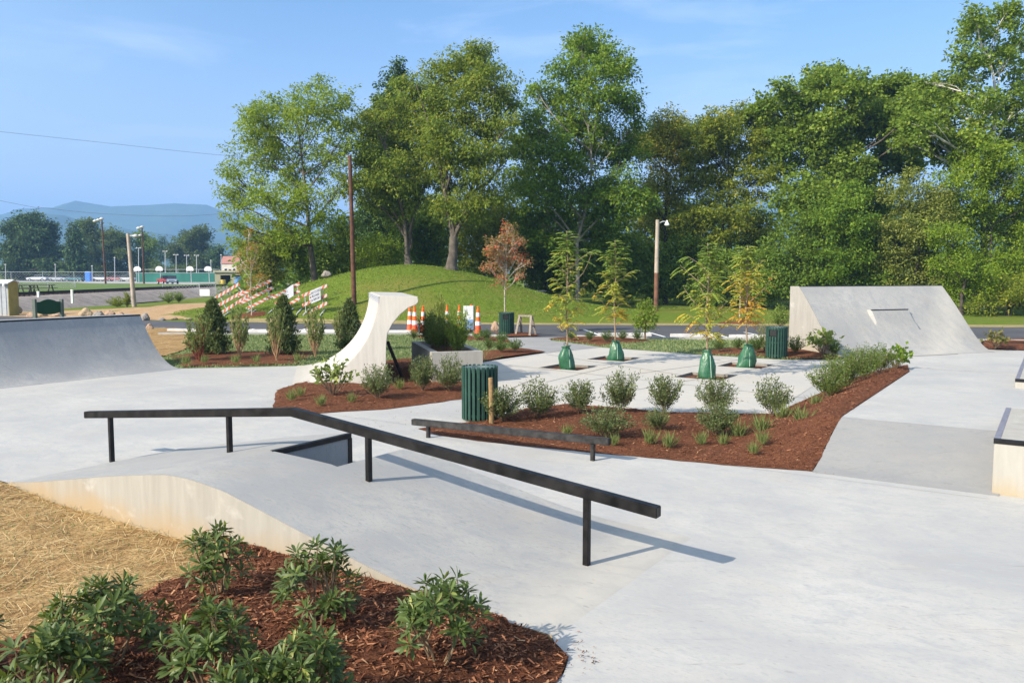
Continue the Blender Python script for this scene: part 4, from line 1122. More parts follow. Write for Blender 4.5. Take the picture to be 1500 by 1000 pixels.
for nm, lb, bx, lobes, d, lm, dens, leaf in [
    ('understory_tree', 'light green spreading tree at the right picture edge below the tall sycamore', 1450, [(1430, 235, 42), (1482, 250, 42), (1402, 285, 40), (1450, 318, 48), (1500, 325, 44), (1392, 355, 34), (1470, 385, 46), (1525, 280, 44), (1520, 380, 44), (1420, 400, 32), (1450, 260, 30)], 50, L_BRIGHT, .85, .24),
    ('understory_tree', 'deep green tree directly above the left end of the right quarter pipe', 1165, [(1180, 330, 36), (1150, 370, 36), (1195, 380, 38), (1160, 410, 34), (1130, 415, 30), (1200, 420, 32), (1185, 300, 24)], 54, L_DARK, 1.0, .26),
    ('understory_tree', 'mid green tree above the middle of the right quarter pipe', 1255, [(1240, 320, 40), (1270, 350, 40), (1230, 375, 40), (1270, 400, 40), (1240, 425, 34), (1290, 425, 30), (1250, 290, 26)], 52, L_ASH, 1.0, .26),
    ('understory_tree', 'vine covered tree above the right end of the right quarter pipe', 1335, [(1330, 285, 36), (1350, 325, 40), (1310, 350, 36), (1345, 380, 40), (1375, 400, 34), (1325, 415, 34), (1300, 390, 28), (1370, 300, 28)], 51, L_OLIVE, .95, .24),
    ('understory_tree', 'low bright green tree right of the tall right quarter pipe', 1410, [(1395, 385, 28), (1430, 400, 30), (1400, 425, 26), (1445, 430, 26), (1385, 345, 22)], 47.5, L_BRIGHT, .95, .2),
    ('understory_bush', 'rounded bush at the wood edge beside the right picture border', 1480, [(1465, 425, 30), (1500, 430, 30), (1480, 445, 24), (1530, 440, 30), (1440, 448, 18)], 47, L_YELLOW, 1.0, .2),
    ('understory_bush', 'grey green willowy bush below the crown of the light green tree', 395, [(395, 345, 26), (378, 375, 24), (405, 380, 26), (390, 400, 22), (420, 365, 22), (372, 398, 16)], 56, L_OLIVE, 1.0, .22),
    ('understory_bush', 'dark ivy covered bush between the light green tree trunk and the pole', 490, [(490, 365, 30), (475, 388, 24), (510, 385, 26), (440, 385, 24), (430, 360, 22), (500, 335, 24)], 58, L_DARK, 1.0, .24),
    ('understory_bush', 'bright rounded bush just right of the utility pole on the mound crest', 553, [(545, 365, 22), (565, 355, 22), (555, 378, 20), (575, 375, 18), (532, 380, 14)], 57, L_BRIGHT, 1.0, .2),
    ('understory_tree', 'dark tree between the two trunks on the mound', 628, [(628, 330, 28), (640, 360, 28), (615, 365, 26), (630, 385, 20), (605, 340, 22), (640, 305, 22)], 60, L_DARK, 1.0, .26),
    ('understory_tree', 'olive tree between the thick mound trunk and the red-leaved tree', 710, [(700, 335, 34), (725, 350, 32), (690, 370, 26), (715, 385, 24), (735, 310, 28), (685, 300, 24)], 60, L_YELLOW, .95, .25),
    ('understory_tree', 'shaded tree right of the mound behind the first plaza sapling', 800, [(790, 365, 34), (815, 385, 34), (765, 380, 28), (800, 410, 28), (830, 395, 30), (770, 340, 26)], 63, L_DARK, 1.0, .27),
    ('understory_tree', 'shaded tree behind the second plaza sapling', 895, [(885, 385, 34), (915, 395, 34), (865, 405, 28), (900, 420, 28), (930, 370, 30)], 60, L_ASH, .95, .27),
    ('understory_tree', 'shaded tree close behind the street lamp', 975, [(960, 385, 32), (990, 395, 32), (970, 420, 28), (1005, 365, 30), (945, 415, 24), (1000, 425, 24)], 60, L_DARK, 1.0, .27),
    ('understory_tree', 'shaded tree behind the two saplings with most orange leaves', 1070, [(1040, 395, 32), (1075, 385, 34), (1060, 420, 30), (1100, 400, 32), (1095, 425, 26), (1030, 425, 24)], 57, L_DARK, 1.0, .27)]:
    tree(nm, lb, bx, lobes, d, lm, BARKD, leaf, .58, dens, .16, group=UG, cat='bush' if 'bush' in nm else 'tree', fork=None)

# the wood behind, one mass
C = []
for k in range(690):
    xx = rng.uniform(345, 2100); dd = rng.uniform(68, 92)
    ytop = 300 if xx > 520 else 355
    yy = rng.uniform(ytop, 432); p = D(xx, yy, dd)
    if p.z > 0: C.append((p.x, p.y, p.z))
# higher thin cover so that no wide gaps open low down between the tall trees
V_, T_ = sprays(np.array(C), 70, 1.9, .55, .55, .3, .22, .4)
tag(np_mesh('woods', V_, np.arange(len(V_)).reshape(-1, 4), L_DARK, tint=T_), kind='stuff')

# ------------------------------------------------------------------ far trees at the left
def far_tree(nm, lb, bx, d, lobes, lm, leaf=.7, conif=False):
    tree(nm, lb, bx, lobes, d, lm, BARKD, leaf * 1.25, 1.7, 2.0, .4, group='far trees beyond the ball field', n_each=26, droop=.6 if conif else .3)
L_FARG = leafmat('far green leaves', (0.04, 0.075, 0.018), (0.10, 0.145, 0.035), (0.15, 0.18, 0.05), .25)
far_tree('far_spruce', 'massive dark tree at the far left beyond the ball field', 40, 225, [(22, 335, 16), (45, 325, 17), (66, 340, 17), (30, 362, 20), (60, 368, 20), (15, 372, 14), (78, 370, 11), (40, 392, 20), (70, 390, 14), (12, 395, 12), (50, 345, 18)], L_SPRUCE, .8, True)
far_tree('far_spruce', 'pointed dark spruce right of the massive far left tree', 112, 220, [(110, 328, 4), (110, 340, 8), (111, 355, 12), (112, 372, 16), (112, 388, 18), (115, 398, 16)], L_SPRUCE, .7, True)
far_tree('far_tree', 'round green tree behind the pointed far spruce', 130, 250, [(130, 332, 12), (140, 348, 14), (122, 345, 10), (140, 372, 14), (145, 392, 12)], L_FARG)
far_tree('far_tree', 'light green far tree between the two tall ball field light poles', 172, 235, [(165, 345, 12), (178, 352, 11), (162, 368, 14), (182, 372, 12), (170, 392, 14)], L_FARG)
far_tree('far_tree', 'dark far tree behind the right tall ball field light pole', 212, 240, [(205, 350, 11), (216, 362, 12), (200, 378, 12), (220, 384, 10), (210, 396, 12)], L_DARK)
far_tree('far_spruce', 'tiny pointed spruce low against the blue mountain', 236, 330, [(236, 348, 2), (236, 354, 4), (236, 364, 6), (236, 376, 7)], L_SPRUCE, .6, True)
far_tree('far_tree', 'broad far tree with double top below the mountain end', 282, 260, [(262, 362, 13), (280, 348, 14), (297, 342, 12), (290, 365, 16), (268, 382, 14), (300, 380, 14), (252, 372, 9), (282, 392, 15)], L_FARG)
far_tree('far_spruce', 'dark spruce left of the far reddish roof', 322, 255, [(318, 365, 7), (320, 380, 12), (322, 392, 14), (335, 385, 10)], L_SPRUCE, .7, True)
for i, (x, lb) in enumerate([(232, 'left'), (252, 'middle'), (270, 'right')]):
    far_tree('far_bush', 'round bush behind the green court screen, %s of three' % lb, x, 215, [(x, 396, 7), (x - 6, 401, 6), (x + 6, 400, 6)], L_FARG, .6)
far_tree('far_bush', 'low hedge row behind the parked cars at the far left', 150, 300, [(20, 400, 8), (50, 402, 7), (90, 401, 8), (130, 400, 8), (170, 400, 8), (205, 402, 7)], L_DARK, .8)

# ------------------------------------------------------------------ shrubs
def mesh_join(parts): return np.vstack([p[0] for p in parts]), np.concatenate([p[1] for p in parts])
def twig_shrub(name, label, w, h, ntw, per, leaf, asp, lm, sm=None, shape=1.0, t0=.35, group=None, spread=.05, up=.6, ti=.45, cat='shrub', stemr=.006, droop=0.0, cone=False):
    root = thing(name, label, cat, group=group)
    u = rng.random(ntw) ** (.8); az = rng.uniform(0, 2 * np.pi, ntw)
    if cone:
        zz = rng.random(ntw) ** .8
        rr = (1 - zz) ** .55 * w / 2 * rng.uniform(.5, 1.25, ntw)
        E = np.stack([np.cos(az) * rr, np.sin(az) * rr, zz * h], 1)
        Bq = np.stack([0 * rr, 0 * rr, np.maximum(0.03, zz * h - rr * .25)], 1)
    else:
        el = np.arcsin(np.clip(u * 1.12 - .12, -.1, 1))
        lump = 1 + .16 * np.sin(az * 3 + 1) * np.cos(el * 4) + rng.normal(0, .09, ntw)
        E = np.stack([np.cos(az) * np.cos(el) * w / 2 * lump, np.sin(az) * np.cos(el) * w / 2 * lump, h * (.42 + .55 * np.sin(el) * lump)], 1)
        if shape != 1.0: E[:, :2] *= (1 - (1 - shape) * (1 - E[:, 2:3] / h))
        Bq = np.zeros((ntw, 3)); Bq[:, 2] = h * .12 * rng.random(ntw)
    n = ntw * per
    t = rng.uniform(t0, 1, (n, 1)); b = np.repeat(Bq, per, 0); e = np.repeat(E, per, 0)
    P = b + (e - b) * t + rng.normal(0, spread * .5, (n, 3)) * w
    dr = unit(e - b) * .6 + rng.normal(0, .55, (n, 3)); dr[:, 2] += up * .5 - droop
    N = rng.normal(0, .6, (n, 3)); N[:, 2] += .8
    L = rng.uniform(.7, 1.25, n) * leaf
    tint = np.clip(np.repeat(rng.normal(ti, .12, ntw), per) + rng.normal(0, .2, n), 0, 1)
    V, T = leaf_arrays(P, dr, N, L, L * asp, tint)
    V[:, 2] = np.maximum(V[:, 2], .012)
    np_mesh('foliage', V, np.arange(len(V)).reshape(-1, 4), lm, tint=T, parent=root)
    mb = MB()
    for k in rng.choice(ntw, min(ntw, 26), replace=False):
        limb(mb, Vector(Bq[k]) - Vector((0, 0, .06 if not cone else 0)), Vector(E[k]) * .92, stemr, stemr * .4, .0, 3, .06, 4)
    if cone: mb.tube([(0, 0, -.05), (0, 0, h * .9)], [stemr * 2, stemr * .5], 6)
    mb.build('stem', sm or TWIG, root, smooth=True)
    return root
L_HOLLY = leafmat('grey green shrub leaves', (0.065, 0.092, 0.032), (0.155, 0.185, 0.072), (0.25, 0.27, 0.13), .25, .5, .3)
L_HEDGE = leafmat('fine green shrub leaves', (0.065, 0.105, 0.022), (0.15, 0.20, 0.045), (0.22, 0.26, 0.08), .25)
L_LAWNSH = leafmat('small shrub leaves', (0.04, 0.08, 0.02), (0.10, 0.16, 0.035), (0.17, 0.22, 0.05), .25)
L_PALE = leafmat('pale sparse leaves', (0.10, 0.14, 0.04), (0.21, 0.24, 0.085), (0.32, 0.29, 0.12), .3)
L_LIME = leafmat('lime leaves', (0.11, 0.17, 0.03), (0.22, 0.30, 0.055), (0.33, 0.38, 0.10), .35)
L_YEW = leafmat('yew needles', (0.035, 0.062, 0.02), (0.085, 0.125, 0.034), (0.14, 0.18, 0.05), .2)
L_CONE = leafmat('arborvitae sprays', (0.04, 0.065, 0.025), (0.115, 0.15, 0.055), (0.25, 0.25, 0.12), .2)
L_HYD = leafmat('broad pale leaves', (0.09, 0.13, 0.03), (0.20, 0.26, 0.06), (0.36, 0.38, 0.12), .35)
REDST = plain('red stems', (0.22, 0.06, 0.035), .7, .3, .2, 12)
TANST = plain('tan stems', (0.36, 0.22, 0.12), .8, .2, .2, 12)
def bedz(p): return .05 + bankrise(p[0], p[1])
protoA = [twig_shrub('holly_shrub', 'x', 1, 1, nt_, 32, lf_, .45, L_HOLLY, t0=.28, spread=sp_, shape=sh_, up=up_) for nt_, lf_, sp_, sh_, up_ in ((120, .062, .06, 1.0, .6), (80, .066, .075, .8, 1.0), (105, .056, .05, 1.15, .4), (64, .07, .085, .9, .8), (95, .06, .06, .72, 1.3))]
def put(proto, x, y, wpx, hpx, label, group, zf=bedz, first=False):
    p = G(x, y, 0.05); z = zf(p); p = G(x, y, z)
    k = math.hypot(p.y, H - p.z) / F
    s = (wpx * k, wpx * k, hpx * k * 1.03)
    rz = random.uniform(0, 6.28)
    if 'used' not in proto.keys():
        proto['used'] = 1; proto.location = tuple(p); proto.rotation_euler.z = rz; proto.scale = s; proto['label'] = label; proto['group'] = group
        return proto
    o = copy_tree(proto, tuple(p), rz, s, label, group); return o
HG = 'grey green shrubs in the mulch beds'
for i, (x, y, wp_, hp_, lb) in enumerate([
    (736, 617, 64, 50, 'grey green shrub touching the near slatted bin and wooden stake'),
    (788, 611, 56, 58, 'second grey green shrub from the near bin at the plaza edge'),
    (849, 605, 54, 48, 'third grey green shrub from the near bin at the plaza edge'),
    (908, 603, 60, 58, 'grey green shrub below and left of the nearest watering bag, back row'),
    (887, 640, 76, 46, 'wide low grey green shrub in the front row above the short rail end'),
    (972, 604, 58, 54, 'grey green shrub left of the nearest green watering bag, back row'),
    (962, 630, 46, 32, 'smallest grey green front row shrub in the middle of the bed'),
    (1049, 606, 60, 54, 'grey green shrub right below the nearest green watering bag'),
    (1050, 637, 62, 46, 'rightmost low grey green shrub of the front row beside grass tufts'),
    (1130, 608, 54, 58, 'lone grey green shrub at the right corner of the plaza bed'),
    (554, 583, 54, 50, 'grey green shrub against the white wave wall'),
    (620, 572, 42, 50, 'grey green shrub at the left corner of the planter box'),
    (658, 572, 46, 54, 'grey green shrub against the front of the planter box')]):
    put(protoA[(i * 3 + i // 5) % 5], x, y, wp_, hp_, lb, HG)
protoB = [twig_shrub('hedge_shrub', 'x', 1, 1, 130, 30, .055, .32, L_HEDGE, t0=.25, spread=.06, up=.9) for _ in range(2)]
for i, (x, y, wp_, hp_, lb) in enumerate([
    (1213, 584, 62, 58, 'nearest shrub of the green row beside the raised deck'),
    (1238, 568, 62, 58, 'second nearest shrub of the green row beside the raised deck'),
    (1264, 556, 54, 48, 'third shrub of the green row beside the raised deck'),
    (1288, 548, 54, 44, 'fourth shrub of the green row beside the raised deck')]):
    put(protoB[i % 2], x, y, wp_, hp_, lb, 'green shrub row beside the deck')
protoC = [twig_shrub('small_shrub', 'x', 1, 1, 60, 18, .10, .36, L_LAWNSH, t0=.2, spread=.06, up=1.2) for _ in range(2)]
SG = 'small round shrubs in the far beds'
zf_ = lambda p: .10
for i, (x, y, wp_, hp_, lb) in enumerate([
    (837, 497, 15, 13, 'leftmost small round shrub in the bed before the car park'), (864, 499, 16, 15, 'second small shrub from the left in the bed before the car park'),
    (889, 500, 19, 17, 'small round shrub just left of the second watering bag trunk'), (912, 498, 17, 15, 'small round shrub just right of the second watering bag trunk'),
    (933, 498, 17, 15, 'small round shrub beside the little bushy tree'),
    (1053, 514, 20, 20, 'small shrub right of the nearest sapling trunk at the lawn edge'), (1081, 512, 17, 18, 'small shrub left of the rightmost sapling trunk'),
    (1108, 516, 26, 26, 'small shrub between the rightmost sapling and the far bin'), (1165, 517, 26, 26, 'dark small shrub just right of the bin before the quarter pipe'),
    (1222, 519, 22, 20, 'small dark shrub at the foot of the right quarter pipe'),
    (606, 496, 20, 15, 'small shrub between orange cones and the lawn'), (712, 498, 20, 17, 'small shrub left below the bin under the red-leaved tree'),
    (716, 512, 17, 18, 'small leafy shrub beside the flat rock'), (735, 502, 18, 16, 'small shrub directly in front of the bin under the red-leaved tree'),
    (733, 515, 24, 18, 'small shrub in the middle of the pointed bed by the path'), (755, 514, 22, 18, 'rightmost small shrub in the pointed bed by the path')]):
    put(protoC[i % 2], x, y, wp_, hp_, lb, SG, zf_)
# upright evergreens and thin shrubs of the back left bed
protoD = twig_shrub('conical_evergreen', 'x', 1, 1, 330, 16, .085, .4, L_CONE, cone=True, t0=.45, spread=.05)
for x, y, wp_, hp_, lb in [(314, 518, 54, 74, 'leftmost dark cone shaped evergreen in the back left bed'), (417, 518, 52, 78, 'middle dark cone shaped evergreen in the back left bed'), (513, 512, 42, 68, 'dark cone shaped evergreen half hidden behind the white wave')]:
    put(protoD, x, y, wp_, hp_, lb, 'cone shaped evergreens in the back left bed', zf_)
protoE = twig_shrub('thin_shrub', 'x', 1, 1, 34, 40, .07, .5, L_PALE, TANST, t0=.45, spread=.05, shape=.45, stemr=.012)
for x, y, wp_, hp_, lb in [(351, 523, 40, 72, 'very sparse pale shrub between the left and middle evergreens'), (461, 521, 42, 70, 'sparse pale shrub between the middle evergreen and the wave'), (405, 527, 36, 74, 'tan stemmed sparse shrub in front of the middle evergreen'), (500, 505, 26, 58, 'sparse pale shrub against the back of the white wave')]:
    put(protoE, x, y, wp_, hp_, lb, 'sparse pale shrubs in the back left bed', zf_)
o = twig_shrub('thin_shrub', 'x', 1, 1, 42, 40, .07, .5, L_PALE, REDST, t0=.4, spread=.05, shape=.6, stemr=.014)
put(o, 292, 528, 50, 66, 'red stemmed sparse shrub in front of the leftmost evergreen', 'sparse pale shrubs in the back left bed', zf_)
# planter plants
def inplanter(o, x, t, s, w_, h_, label):
    q = p0 + PV * s - EV * t; o.location = (q.x, q.y, .56); o.scale = (w_, w_, h_); o['label'] = label
o = twig_shrub('yew', 'x', 1, 1, 150, 26, .07, .25, L_YEW, t0=.2, up=1.4, spread=.06, cat='plant'); inplanter(o, 0, 2.3, .42, .8, .95, 'dark yew at the back of the concrete planter box')
o = twig_shrub('yew', 'x', 1, 1, 150, 26, .07, .25, L_HEDGE, t0=.2, up=1.4, spread=.06, cat='plant'); inplanter(o, 0, 1.25, .45, .85, .92, 'mid green feathery shrub in the middle of the concrete planter box')
o = twig_shrub('bamboo_plant', 'x', 1, 1, 90, 40, .10, .22, L_LIME, t0=.2, up=.8, droop=.3, spread=.06, shape=.5, cat='plant'); inplanter(o, 0, .68, .70, .72, 1.1, 'light green leafy bamboo in the near end of the planter box')
o = twig_shrub('tall_shrub', 'slim brownish green shrub rising behind the planter box', 1, 1, 70, 16, .10, .4, L_OLIVE, t0=.3, shape=.6); q = G(645, 496); o.location = (q.x, q.y, .08); o.scale = (.55, .55, 1.6)
o = twig_shrub('pale_plant', 'small pale lime plant at the foot of the white board', 1, 1, 26, 10, .16, .4, L_LIME, t0=.2); q = G(699, 501); o.location = (q.x, q.y, .08); o.scale = (.5, .5, .36)
o = twig_shrub('lime_shrub', 'bright yellow green shrub on the lawn just left of the right quarter pipe', 1, 1, 60, 18, .10, .4, L_LIME, t0=.25); q = G(1143, 480); o.location = (q.x, q.y, 0); o.scale = (.85, .85, 1.0)
o = twig_shrub('airy_shrub', 'wispy olive shrub just left of the bin by the quarter pipe', 1, 1, 60, 12, .06, .25, L_OLIVE, t0=.3, up=1.4, shape=.5); q = G(1120, 519); o.location = (q.x, q.y, .08); o.scale = (.75, .75, 1.1)
o = twig_shrub('airy_shrub', 'thin grassy shrub against the side of the right quarter pipe', 1, 1, 60, 10, .09, .14, L_OLIVE, t0=.3, up=1.6, shape=.5); q = G(1160, 514); o.location = (q.x, q.y, .08); o.scale = (.6, .6, 1.15)
# broad leaved hydrangeas
def hydrangea(label, x, y, wpx, hpx, n=34, zf=bedz, lm=None):
    p = G(x, y, .05); p = G(x, y, zf(p)); k = p.y / F; w_, h_ = wpx * k, hpx * k
    o = twig_shrub('broad_leaf_shrub', label, w_, h_, n, 5, .115 * max(1, w_ / .8), .75, lm or L_HYD, t0=.5, spread=.04, up=.3, droop=.25, group='broad leaved shrubs', stemr=.008)
    o.location = tuple(p); return o
hydrangea('pale broad leaved shrub at the left front of the white wave', 488, 579, 58, 60)
hydrangea('pale broad leaved shrub at the foot of the right quarter pipe beside the bin', 1205, 519, 50, 38, 40, zf_)
hydrangea('darker broad leaved shrub at the far end of the green shrub row', 1312, 539, 36, 36, 30, bedz, L_ASH)
hydrangea('reddish green broad leaved shrub in the mulch right of the tall quarter pipe', 1458, 508, 40, 26, 34, zf_, leafmat('reddening leaves', (0.10, 0.13, 0.03), (0.24, 0.19, 0.07), (0.36, 0.22, 0.12), .3))
# grass tufts
def tuft(n):
    P = np.zeros((n, 3)); P[:, :2] = rng.normal(0, .12, (n, 2))
    d = np.concatenate([rng.normal(0, .38, (n, 2)), np.ones((n, 1))], 1); N = np.concatenate([rng.normal(0, 1, (n, 2)), np.zeros((n, 1))], 1)
    L = rng.uniform(.5, 1.1, n)
    V, T = leaf_arrays(P, d, N, L, L * .045, np.clip(rng.normal(.5, .25, n), 0, 1), .04)
    return np_mesh('grass_tuft', V, np.arange(len(V)).reshape(-1, 4), L_PALE, tint=T)
tf = tuft(90); first = True
tufts = [(953, 650, 28, 'in front of the wide low front row shrub'), (980, 655, 28, 'second from the left in the front of the main bed'), (1027, 651, 24, 'below the rightmost front row shrub'), (1060, 651, 22, 'just right below the rightmost front row shrub'), (1081, 640, 32, 'standing taller to the right of the front row shrubs'),
         (1116, 633, 34, 'tallest one right of the lone corner shrub'), (1117, 650, 26, 'directly before the tallest tuft'), (1104, 664, 22, 'nearest to the lower edge of the main bed'), (1146, 614, 30, 'at the foot of the lone corner shrub'), (1174, 624, 36, 'close to the corner of the sloping bank'), (1195, 594, 22, 'in front of the green shrub row'),
         (899, 652, 22, 'under the right end of the short low rail'), (831, 637, 20, 'between the short rail and the third shrub'), (427, 586, 20, 'at the left tip of the bed before the wave'), (440, 580, 18, 'behind the leftmost tuft before the wave'), (470, 594, 20, 'in front of the broad leaved shrub by the wave'), (515, 589, 18, 'between the broad leaved shrub and the wave shrub'), (585, 570, 20, 'beside the dark strut of the wave'),
         (272, 533, 16, 'at the left end of the back left bed'), (300, 531, 14, 'before the red stemmed shrub'), (345, 532, 16, 'before the very sparse pale shrub'), (376, 531, 15, 'left of the tan stemmed shrub'), (436, 529, 15, 'right of the middle evergreen')]
for x, y, hp_, lb in tufts:
    p = G(x, y, .05); p = G(x, y, bedz(p) if y > 540 else .1); s = hp_ * p.y / F
    o = tf if first else tf.copy()
    if not first: col.objects.link(o)
    first = False
    o.location = tuple(p); o.scale = (s, s, s); o.rotation_euler.z = random.uniform(0, 6)
    tag(o, 'small pale grass tuft ' + lb, 'grass tuft', 'small grass tufts in the beds')

# ------------------------------------------------------------------ rhododendrons in the foreground
L_RHO = leafmat('rhododendron leaves', (0.034, 0.060, 0.013), (0.088, 0.130, 0.030), (0.24, 0.25, 0.06), .2, .45, .3)
RHOST = plain('rhododendron stems', (0.20, 0.14, 0.08), .8, .25, .2, 20)
def leaf8(P, Dv, N, L, Wd, curl, tint):
    "long leaf with a folded midrib: 8 points, 8 triangles"
    Dv = unit(Dv); S = unit(np.cross(Dv, N)); U_ = np.cross(S, Dv)
    n = len(P); L = L[:, None]; Wd = Wd[:, None]; curl = curl[:, None]
    def at(t): return P + Dv * L * t - U_ * curl * L * t * t
    m1, m2, tip = at(.38), at(.74), at(1.0); f = Wd * .16
    V = np.stack([P, m1 + S * Wd * .42 + U_ * f, m1, m1 - S * Wd * .42 + U_ * f, m2 + S * Wd * .46 + U_ * f, m2, m2 - S * Wd * .46 + U_ * f, tip], 1).reshape(-1, 3)
    T = np.array([(0, 2, 1), (0, 3, 2), (1, 2, 5), (1, 5, 4), (2, 3, 6), (2, 6, 5), (4, 5, 7), (5, 6, 7)])
    Fc = (np.arange(n)[:, None, None] * 8 + T[None]).reshape(-1, 3)
    return V, Fc, np.repeat(tint, 8)
def rhodo(label, x, y, wpx, hpx, nr, lean=(0, 0)):
    nr = int(nr * 1.0); wpx *= 1.0; hpx *= .96
    p = G(x, y, .07); k = math.hypot(p.y, H) / F; w_, h_ = wpx * k, hpx * k
    root = thing('rhododendron', label, 'shrub', tuple(p), group='rhododendrons in the near mulch bed')
    mb = MB(); Vs = []; Fs = []; Ts = []; off = 0
    joints = []
    for j in range(7):
        a = 2 * math.pi * j / 7 + random.uniform(-.4, .4)
        q = Vector((math.cos(a) * w_ * .2 + lean[0] * .4, math.sin(a) * w_ * .2 + lean[1] * .4, h_ * random.uniform(.25, .45)))
        joints.append(q); limb(mb, (math.cos(a) * .02, math.sin(a) * .02, -.06), q, .0085, .006, -.1, 4, .12, 5)
    for i in range(nr):
        a = random.uniform(0, 2 * math.pi); s = random.random() ** .75
        el = math.asin(min(1, max(-.15, s * 1.1 - .08)))
        q = Vector((math.cos(a) * math.cos(el) * w_ * .44, math.sin(a) * math.cos(el) * w_ * .44, h_ * (.34 + .56 * math.sin(el)))) * random.uniform(.8, 1.06)
        q.x += lean[0] * q.z / h_; q.y += lean[1] * q.z / h_
        jn = min(joints, key=lambda t: (t.xy - q.xy).length)
        limb(mb, jn, q, .0055, .004, -.12, 3, .06, 4)
        ax = unit(np.array([q.x * 1.1, q.y * 1.1, h_ * .75]) + rng.normal(0, .12, 3))
        t1 = unit(np.cross(ax, (.3, .2, 1.0))); t2 = np.cross(ax, t1)
        for tier, (cnt, sp0, dz, ls) in enumerate([(4, 36, .012, .8), (6, 64, 0.0, 1.0), (4, 84, -.035, .95)]):
            ph = 2 * np.pi * (np.arange(cnt) + rng.random()) / cnt + rng.normal(0, .18, cnt)
            sp = np.radians(rng.normal(sp0, 9, cnt))
            rad = np.cos(ph)[:, None] * t1 + np.sin(ph)[:, None] * t2
            Dv = ax[None] * np.cos(sp)[:, None] + rad * np.sin(sp)[:, None]; Dv[:, 2] -= .06
            N = ax[None] * np.sin(sp)[:, None] - rad * np.cos(sp)[:, None] + rng.normal(0, .18, (cnt, 3))
            P = np.array(q)[None] + ax[None] * dz + rad * .004
            L = rng.uniform(.8, 1.15, cnt) * .092 * ls
            ti = np.clip(rng.normal(.42 if tier else .62, .18, cnt), 0, .9); ti[rng.random(cnt) < .02] = 1.0
            V, Fc, T = leaf8(P, Dv, N, L, L * rng.uniform(.22, .29, cnt), rng.uniform(.05, .28, cnt), ti)
            Vs.append(V); Fs.append(Fc + off); Ts.append(T); off += len(V)
    V = np.vstack(Vs); V[:, 2] = np.maximum(V[:, 2], .015)
    np_mesh('foliage', V, np.vstack(Fs), L_RHO, tint=np.concatenate(Ts), parent=root, smooth=True)
    mb.build('stem', RHOST, root, smooth=True)
rhodo('rhododendron standing closest to the stained ramp wall at the straw edge', 318, 868, 100, 108, 30)
rhodo('rhododendron against the middle of the ramp wall casting shade on it', 468, 912, 118, 124, 44)
rhodo('rhododendron nearest the ramp toe with bare forked stems showing', 640, 968, 152, 126, 46, (.03, 0))
rhodo('rhododendron in front of the straw covered slope, broad and full', 152, 975, 172, 128, 62)
rhodo('rhododendron in the middle of the near bed between the broad and the wall ones', 308, 1000, 128, 124, 40)
rhodo('rhododendron in the lower left corner of the picture', 78, 1045, 140, 118, 44)
rhodo('rhododendron cut by the bottom border right of the middle one', 448, 1055, 112, 138, 40)
rhodo('low rhododendron cut by the bottom border between its two neighbours', 362, 1078, 110, 112, 34)
rhodo('rhododendron only just showing at the left picture border beside the straw', -75, 1000, 130, 130, 44)

# ------------------------------------------------------------------ plaza saplings with watering bags
L_SAP = leafmat('sapling leaflets', (0.10, 0.17, 0.03), (0.24, 0.27, 0.04), None, .35)
TWIGB = plain('brown sapling bark', (.27, .20, .13), .9, .15, .2, 12)
def sapmat():
    a = Mat('sapling leaflets turning', .5, .3)
    c = a.ramp(a.tint(), [(0.0, (0.14, 0.22, 0.035)), (0.35, (0.25, 0.32, 0.05)), (0.62, (0.42, 0.41, 0.06)), (0.9, (0.56, 0.42, 0.05)), (1.0, (0.56, 0.28, 0.04))])
    a.color(c); a.translucent(c, .3); return a.m
L_SAP = sapmat()
BAGG = None
def bagmat():
    a = Mat('green bag plastic', .35, .5); v = a.obj()
    a.color(a.ramp(a.noise(9, 5, .6, v), [(.3, (.012, .072, .030)), (.7, (.032, .125, .060))]))
    a.bump(a.noise(14, 4, .6, a.mapping(v, scale=(1, 1, .35)), 1.0), .6, .02); return a.m
BAGG = bagmat()
